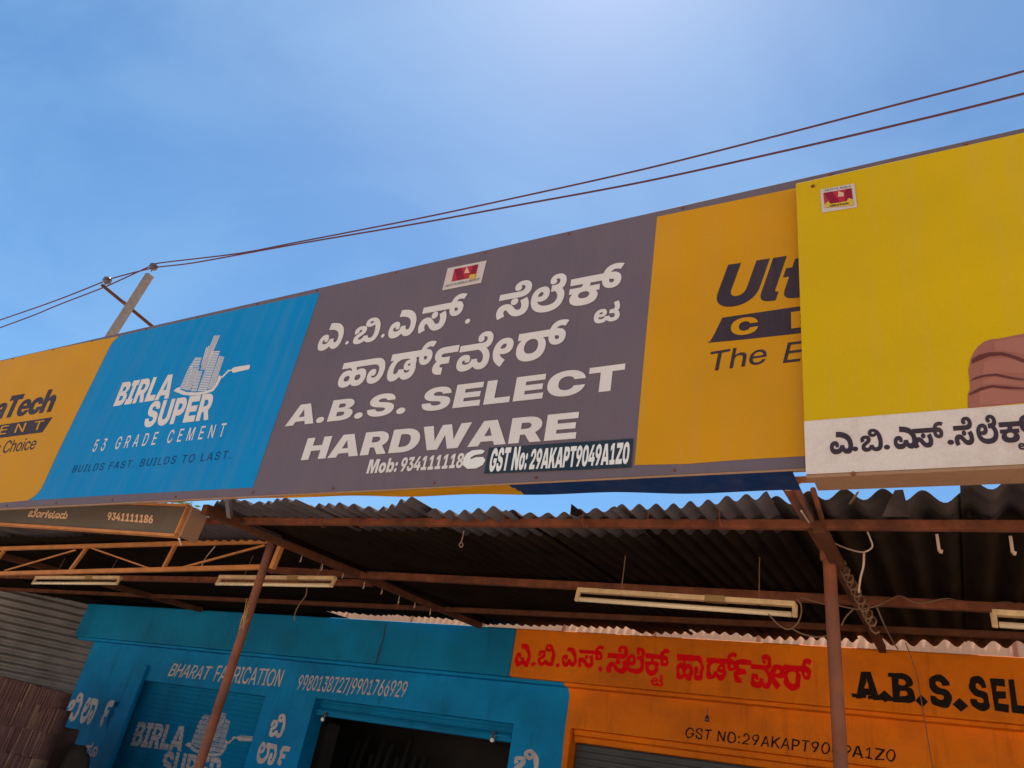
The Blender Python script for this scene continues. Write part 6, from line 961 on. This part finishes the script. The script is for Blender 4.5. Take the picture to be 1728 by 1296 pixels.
for pts in ([(560, 330), (640, 300), (760, 300), (880, 345), (1100, 330), (1100, 370), (880, 420), (760, 415), (640, 420), (540, 440)], [(520, 560), (620, 530), (760, 555), (900, 560), (900, 640), (700, 660), (520, 665)], [(640, 165), (760, 145), (900, 130), (900, 280), (780, 255), (640, 240)], [(560, 470), (640, 445), (760, 470), (900, 500), (900, 520), (760, 508), (640, 500), (540, 510)]):
    fill('picture_print', [poly(YP, z7s, pts)], YP, 0.0025, 'print_sleeve_light', yb)
for pts in ([(465, 310), (520, 275), (600, 256), (700, 256), (780, 275), (860, 305), (1000, 330), (1000, 345), (860, 335), (770, 298), (690, 280), (600, 288), (520, 320), (460, 345)], [(480, 455), (560, 430), (650, 422), (760, 445), (900, 470), (900, 480), (760, 462), (650, 440), (560, 447), (450, 480)], [(445, 575), (530, 530), (620, 512), (740, 522), (900, 535), (900, 545), (740, 543), (630, 530), (540, 552), (440, 595)]):
    fill('picture_print', [poly(YP, z7s, pts)], YP, 0.0035, 'print_fold', yb)
ZE = Z(18.51, 1370, 300)
plate(YP, ZE, yb, [(265, 380), (1330, 190), (1420, 930), (320, 1105)], [(360, 500), (1245, 350), (1290, 740), (400, 870)], [(830, 450), (1000, 500), (1000, 612), (820, 622)], [(402, 860), (520, 765), (590, 845), (1090, 765), (1150, 665), (1290, 700), (1303, 890), (408, 960)],
      [words('ADITYA BIRLA', MEDIUM, YP, ZE(400, 462), ZE(1225, 325), ZE(402, 405), track=90), words('UltraTech', HEAVY, YP, ZE(570, 945), ZE(1150, 860), ZE(572, 885))], 0.003)
for px, py in ((1372, 315), (1440, 800)):
    u, v = YP.uv(px, py)
    MB().tube([YP.at(u, v, -0.002), YP.at(u, v, 0.006)], 0.008, 10).build('nail', 'rust_red', yb)

# ---- dark tin board hanging under the left end of the hoarding
TR, BR, BL = W(309, 856, 2.92), W(296, 901, 2.92), W(0, 882, 2.92)
TP = Plane(BR, BR - BL, TR - BR)
tin = thing('tin_board', 'dark tilted tin board with a telephone number under the left end of the hoarding', 'signboard', tuple(BR))
def tinbox(u0, u1, v0, v1, f0, f1, name, m):
    b = MB(); c = [TP.at(u, v, f) for u in (u0, u1) for v in (v0, v1) for f in (f0, f1)]; b.v = c
    b.f = [(0, 1, 3, 2), (4, 6, 7, 5), (0, 4, 5, 1), (2, 3, 7, 6), (0, 2, 6, 4), (1, 5, 7, 3)]; return b.build(name, m, tin, bevel=0.002)
th_ = (TR - BR).length
tinbox(-3.2, 0, 0, th_, -0.02, 0, 'tin_face', 'shutter_grey'); 
M['tin_dark'] = mat('tin_dark', (0.085, 0.060, 0.036), 0.6, 0.2, 4, dirt=(0.15, 0.08, 0.04), dirt_amt=0.5, dirt_scale=3); tin.children[0].data.materials[0] = M['tin_dark']
tinbox(-3.2, 0.01, -0.020, -0.001, -0.03, 0.012, 'tin_rim', 'rust_orange')
tinbox(0.001, 0.016, 0, th_ + 0.01, -0.03, 0.012, 'tin_rim', 'rust_orange'); tinbox(0.017, 0.045, -0.01, th_ + 0.005, -0.14, -0.01, 'tin_flange', 'frame_tan')
tinbox(-3.2, 0.016, th_ + 0.001, th_ + 0.016, -0.03, 0.012, 'tin_rim', 'rust_orange')
tinbox(-0.01, -0.006, 0.01, th_ - 0.01, 0.001, 0.004, 'tin_rivet_strip', 'frame_tan')
fill('lettering', words('9341111186', HEAVY, TP, z5(520, 165), z5(742, 183), z5(528, 128)), TP, 0.002, 'print_sun', tin)
cs = fitg(K, 'bem', TP, z5, (133, 150), (195, 150), (150, 152), (160, 108)) + fitg(K, 'ga', TP, z5, (196, 150), (228, 150), (200, 154), (210, 118)) + fitg(K, 'llu', TP, z5, (230, 150), (290, 150), (240, 158), (250, 120)) + fitg(K, 'ru', TP, z5, (291, 150), (328, 150), (300, 160), (310, 122))
fill('lettering', cs, TP, 0.002, 'print_sun', tin)

# ================================================================== UTILITY POLE, POWER LINES, TREE
up_ = thing('utility_pole', 'weathered concrete electricity pole with a rusty cross arm behind the hoarding', 'utility pole', (W(192, 559, 12).x, 12, 0))
pt_, pb_ = W(253, 464, 12), W(192, 559, 12)
d_ = (pb_ - pt_); base = pt_ + d_ * (pt_.z / -d_.z)
MB().bar(base, pt_, 0.20, 0.27, (0, 1, 0)).build('pole_shaft', 'concrete', up_, bevel=0.015)
c0, c1 = W(172, 481, 11.4), W(290, 578, 13.3)
mid = c0.lerp(c1, 0.36)
MB().bar(c0, c1, 0.09, 0.11).build('cross_arm', 'rust_dark', up_, bevel=0.004)
MB().bar(mid - (c1 - c0).normalized() * 0.13, mid + (c1 - c0).normalized() * 0.13, 0.30, 0.10, (0, 0, 1)).build('clamp', 'rust_red', up_, bevel=0.01)
def insulator(p, ax=(0, 0, 1)):
    t = bpy.data.objects.new('insulator', None); COL.objects.link(t); t.parent = up_; t.location = p - up_.location
    prof = [(a * 1.25, r * 1.25) for a, r in [(-0.115, 0.03), (-0.10, 0.085), (-0.05, 0.125), (-0.02, 0.125), (-0.005, 0.07), (0.005, 0.065), (0.02, 0.12), (0.05, 0.12), (0.085, 0.08), (0.10, 0.03)]]
    MB().tube([(0, 0, a) for a, _ in prof], [r for _, r in prof], 20).build('porcelain_bell', 'porcelain', t, True)
    MB().tube([(0, 0, -0.24), (0, 0, -0.11)], 0.018, 8).build('pin', 'rust_red', t)
iA, iB = W(181, 473, 11.4), W(259, 450, 12.0)
insulator(iA); insulator(iB)
for px, py in ((253, 471), (249, 480)):
    q = W(px, py, 11.9); MB().tube([q, q + Vector((0, -0.06, 0))], 0.018, 8).build('bolt', 'rust_red', up_)
def line(pix, y0, label):
    P = [W(px, py, y) for px, py, y in pix]
    return wire('power_line', P, 0.026, 'conductor', label, 'power line', 'overhead power lines', 6)
line([(-300, 642, 11.4), (0, 540, 11.4), (100, 505, 11.4), (173, 476, 11.38), (192, 469, 11.4), (260, 452, 11.5), (330, 443, 11.5), (500, 412, 11.5), (700, 378, 11.5), (864, 348, 11.5), (1080, 308, 11.5), (1300, 260, 11.5), (1500, 214, 11.5), (1728, 158, 11.5), (2300, 8, 11.5)], 11.4, 'lower of the two overhead power lines at the right of the sky')
line([(-300, 658, 12), (0, 553, 12), (100, 514, 12), (170, 487, 12), (200, 474, 12), (252, 450, 11.98), (268, 444, 12), (400, 428, 12), (500, 409, 12), (700, 370, 12), (864, 335, 12), (1080, 287, 12), (1300, 232, 12), (1500, 180, 12), (1728, 120, 12), (2300, -40, 12)], 12, 'upper of the two overhead power lines at the right of the sky')
tr = thing('leafy_tree', 'small leafy tree whose top peeps between hoarding and canopy', 'tree', (W(350, 856, 9.5).x, 9.5, 0))
tp = W(350, 858, 9.5)
MB().tube([(tp.x, 9.5, 0), (tp.x + 0.1, 9.5, 2), (tp.x - 0.05, 9.6, tp.z - 1.0), (tp.x, 9.5, tp.z - 0.3)], [0.14, 0.11, 0.07, 0.02], 10).build('trunk', 'bark', tr, True)
b = MB(); rnd = random.Random(3)
for _ in range(26):
    c0 = Vector((tp.x + rnd.gauss(0, 0.35), 9.5 + rnd.gauss(0, 0.4), tp.z - 0.75 + rnd.gauss(0, 0.35)))
    MBp = None
    for _k in range(90):
        p = c0 + Vector((rnd.gauss(0, 0.14), rnd.gauss(0, 0.14), rnd.gauss(0, 0.12))); a = Vector((rnd.gauss(0, 1), rnd.gauss(0, 1), rnd.gauss(0, 0.6))).normalized(); c = a.orthogonal().normalized(); s = rnd.uniform(0.05, 0.09)
        b.quad(p - a * s, p + c * s * 0.35, p + a * s, p - c * s * 0.35)
o = b.build('crown', 'leaf', tr); o['kind'] = 'stuff'
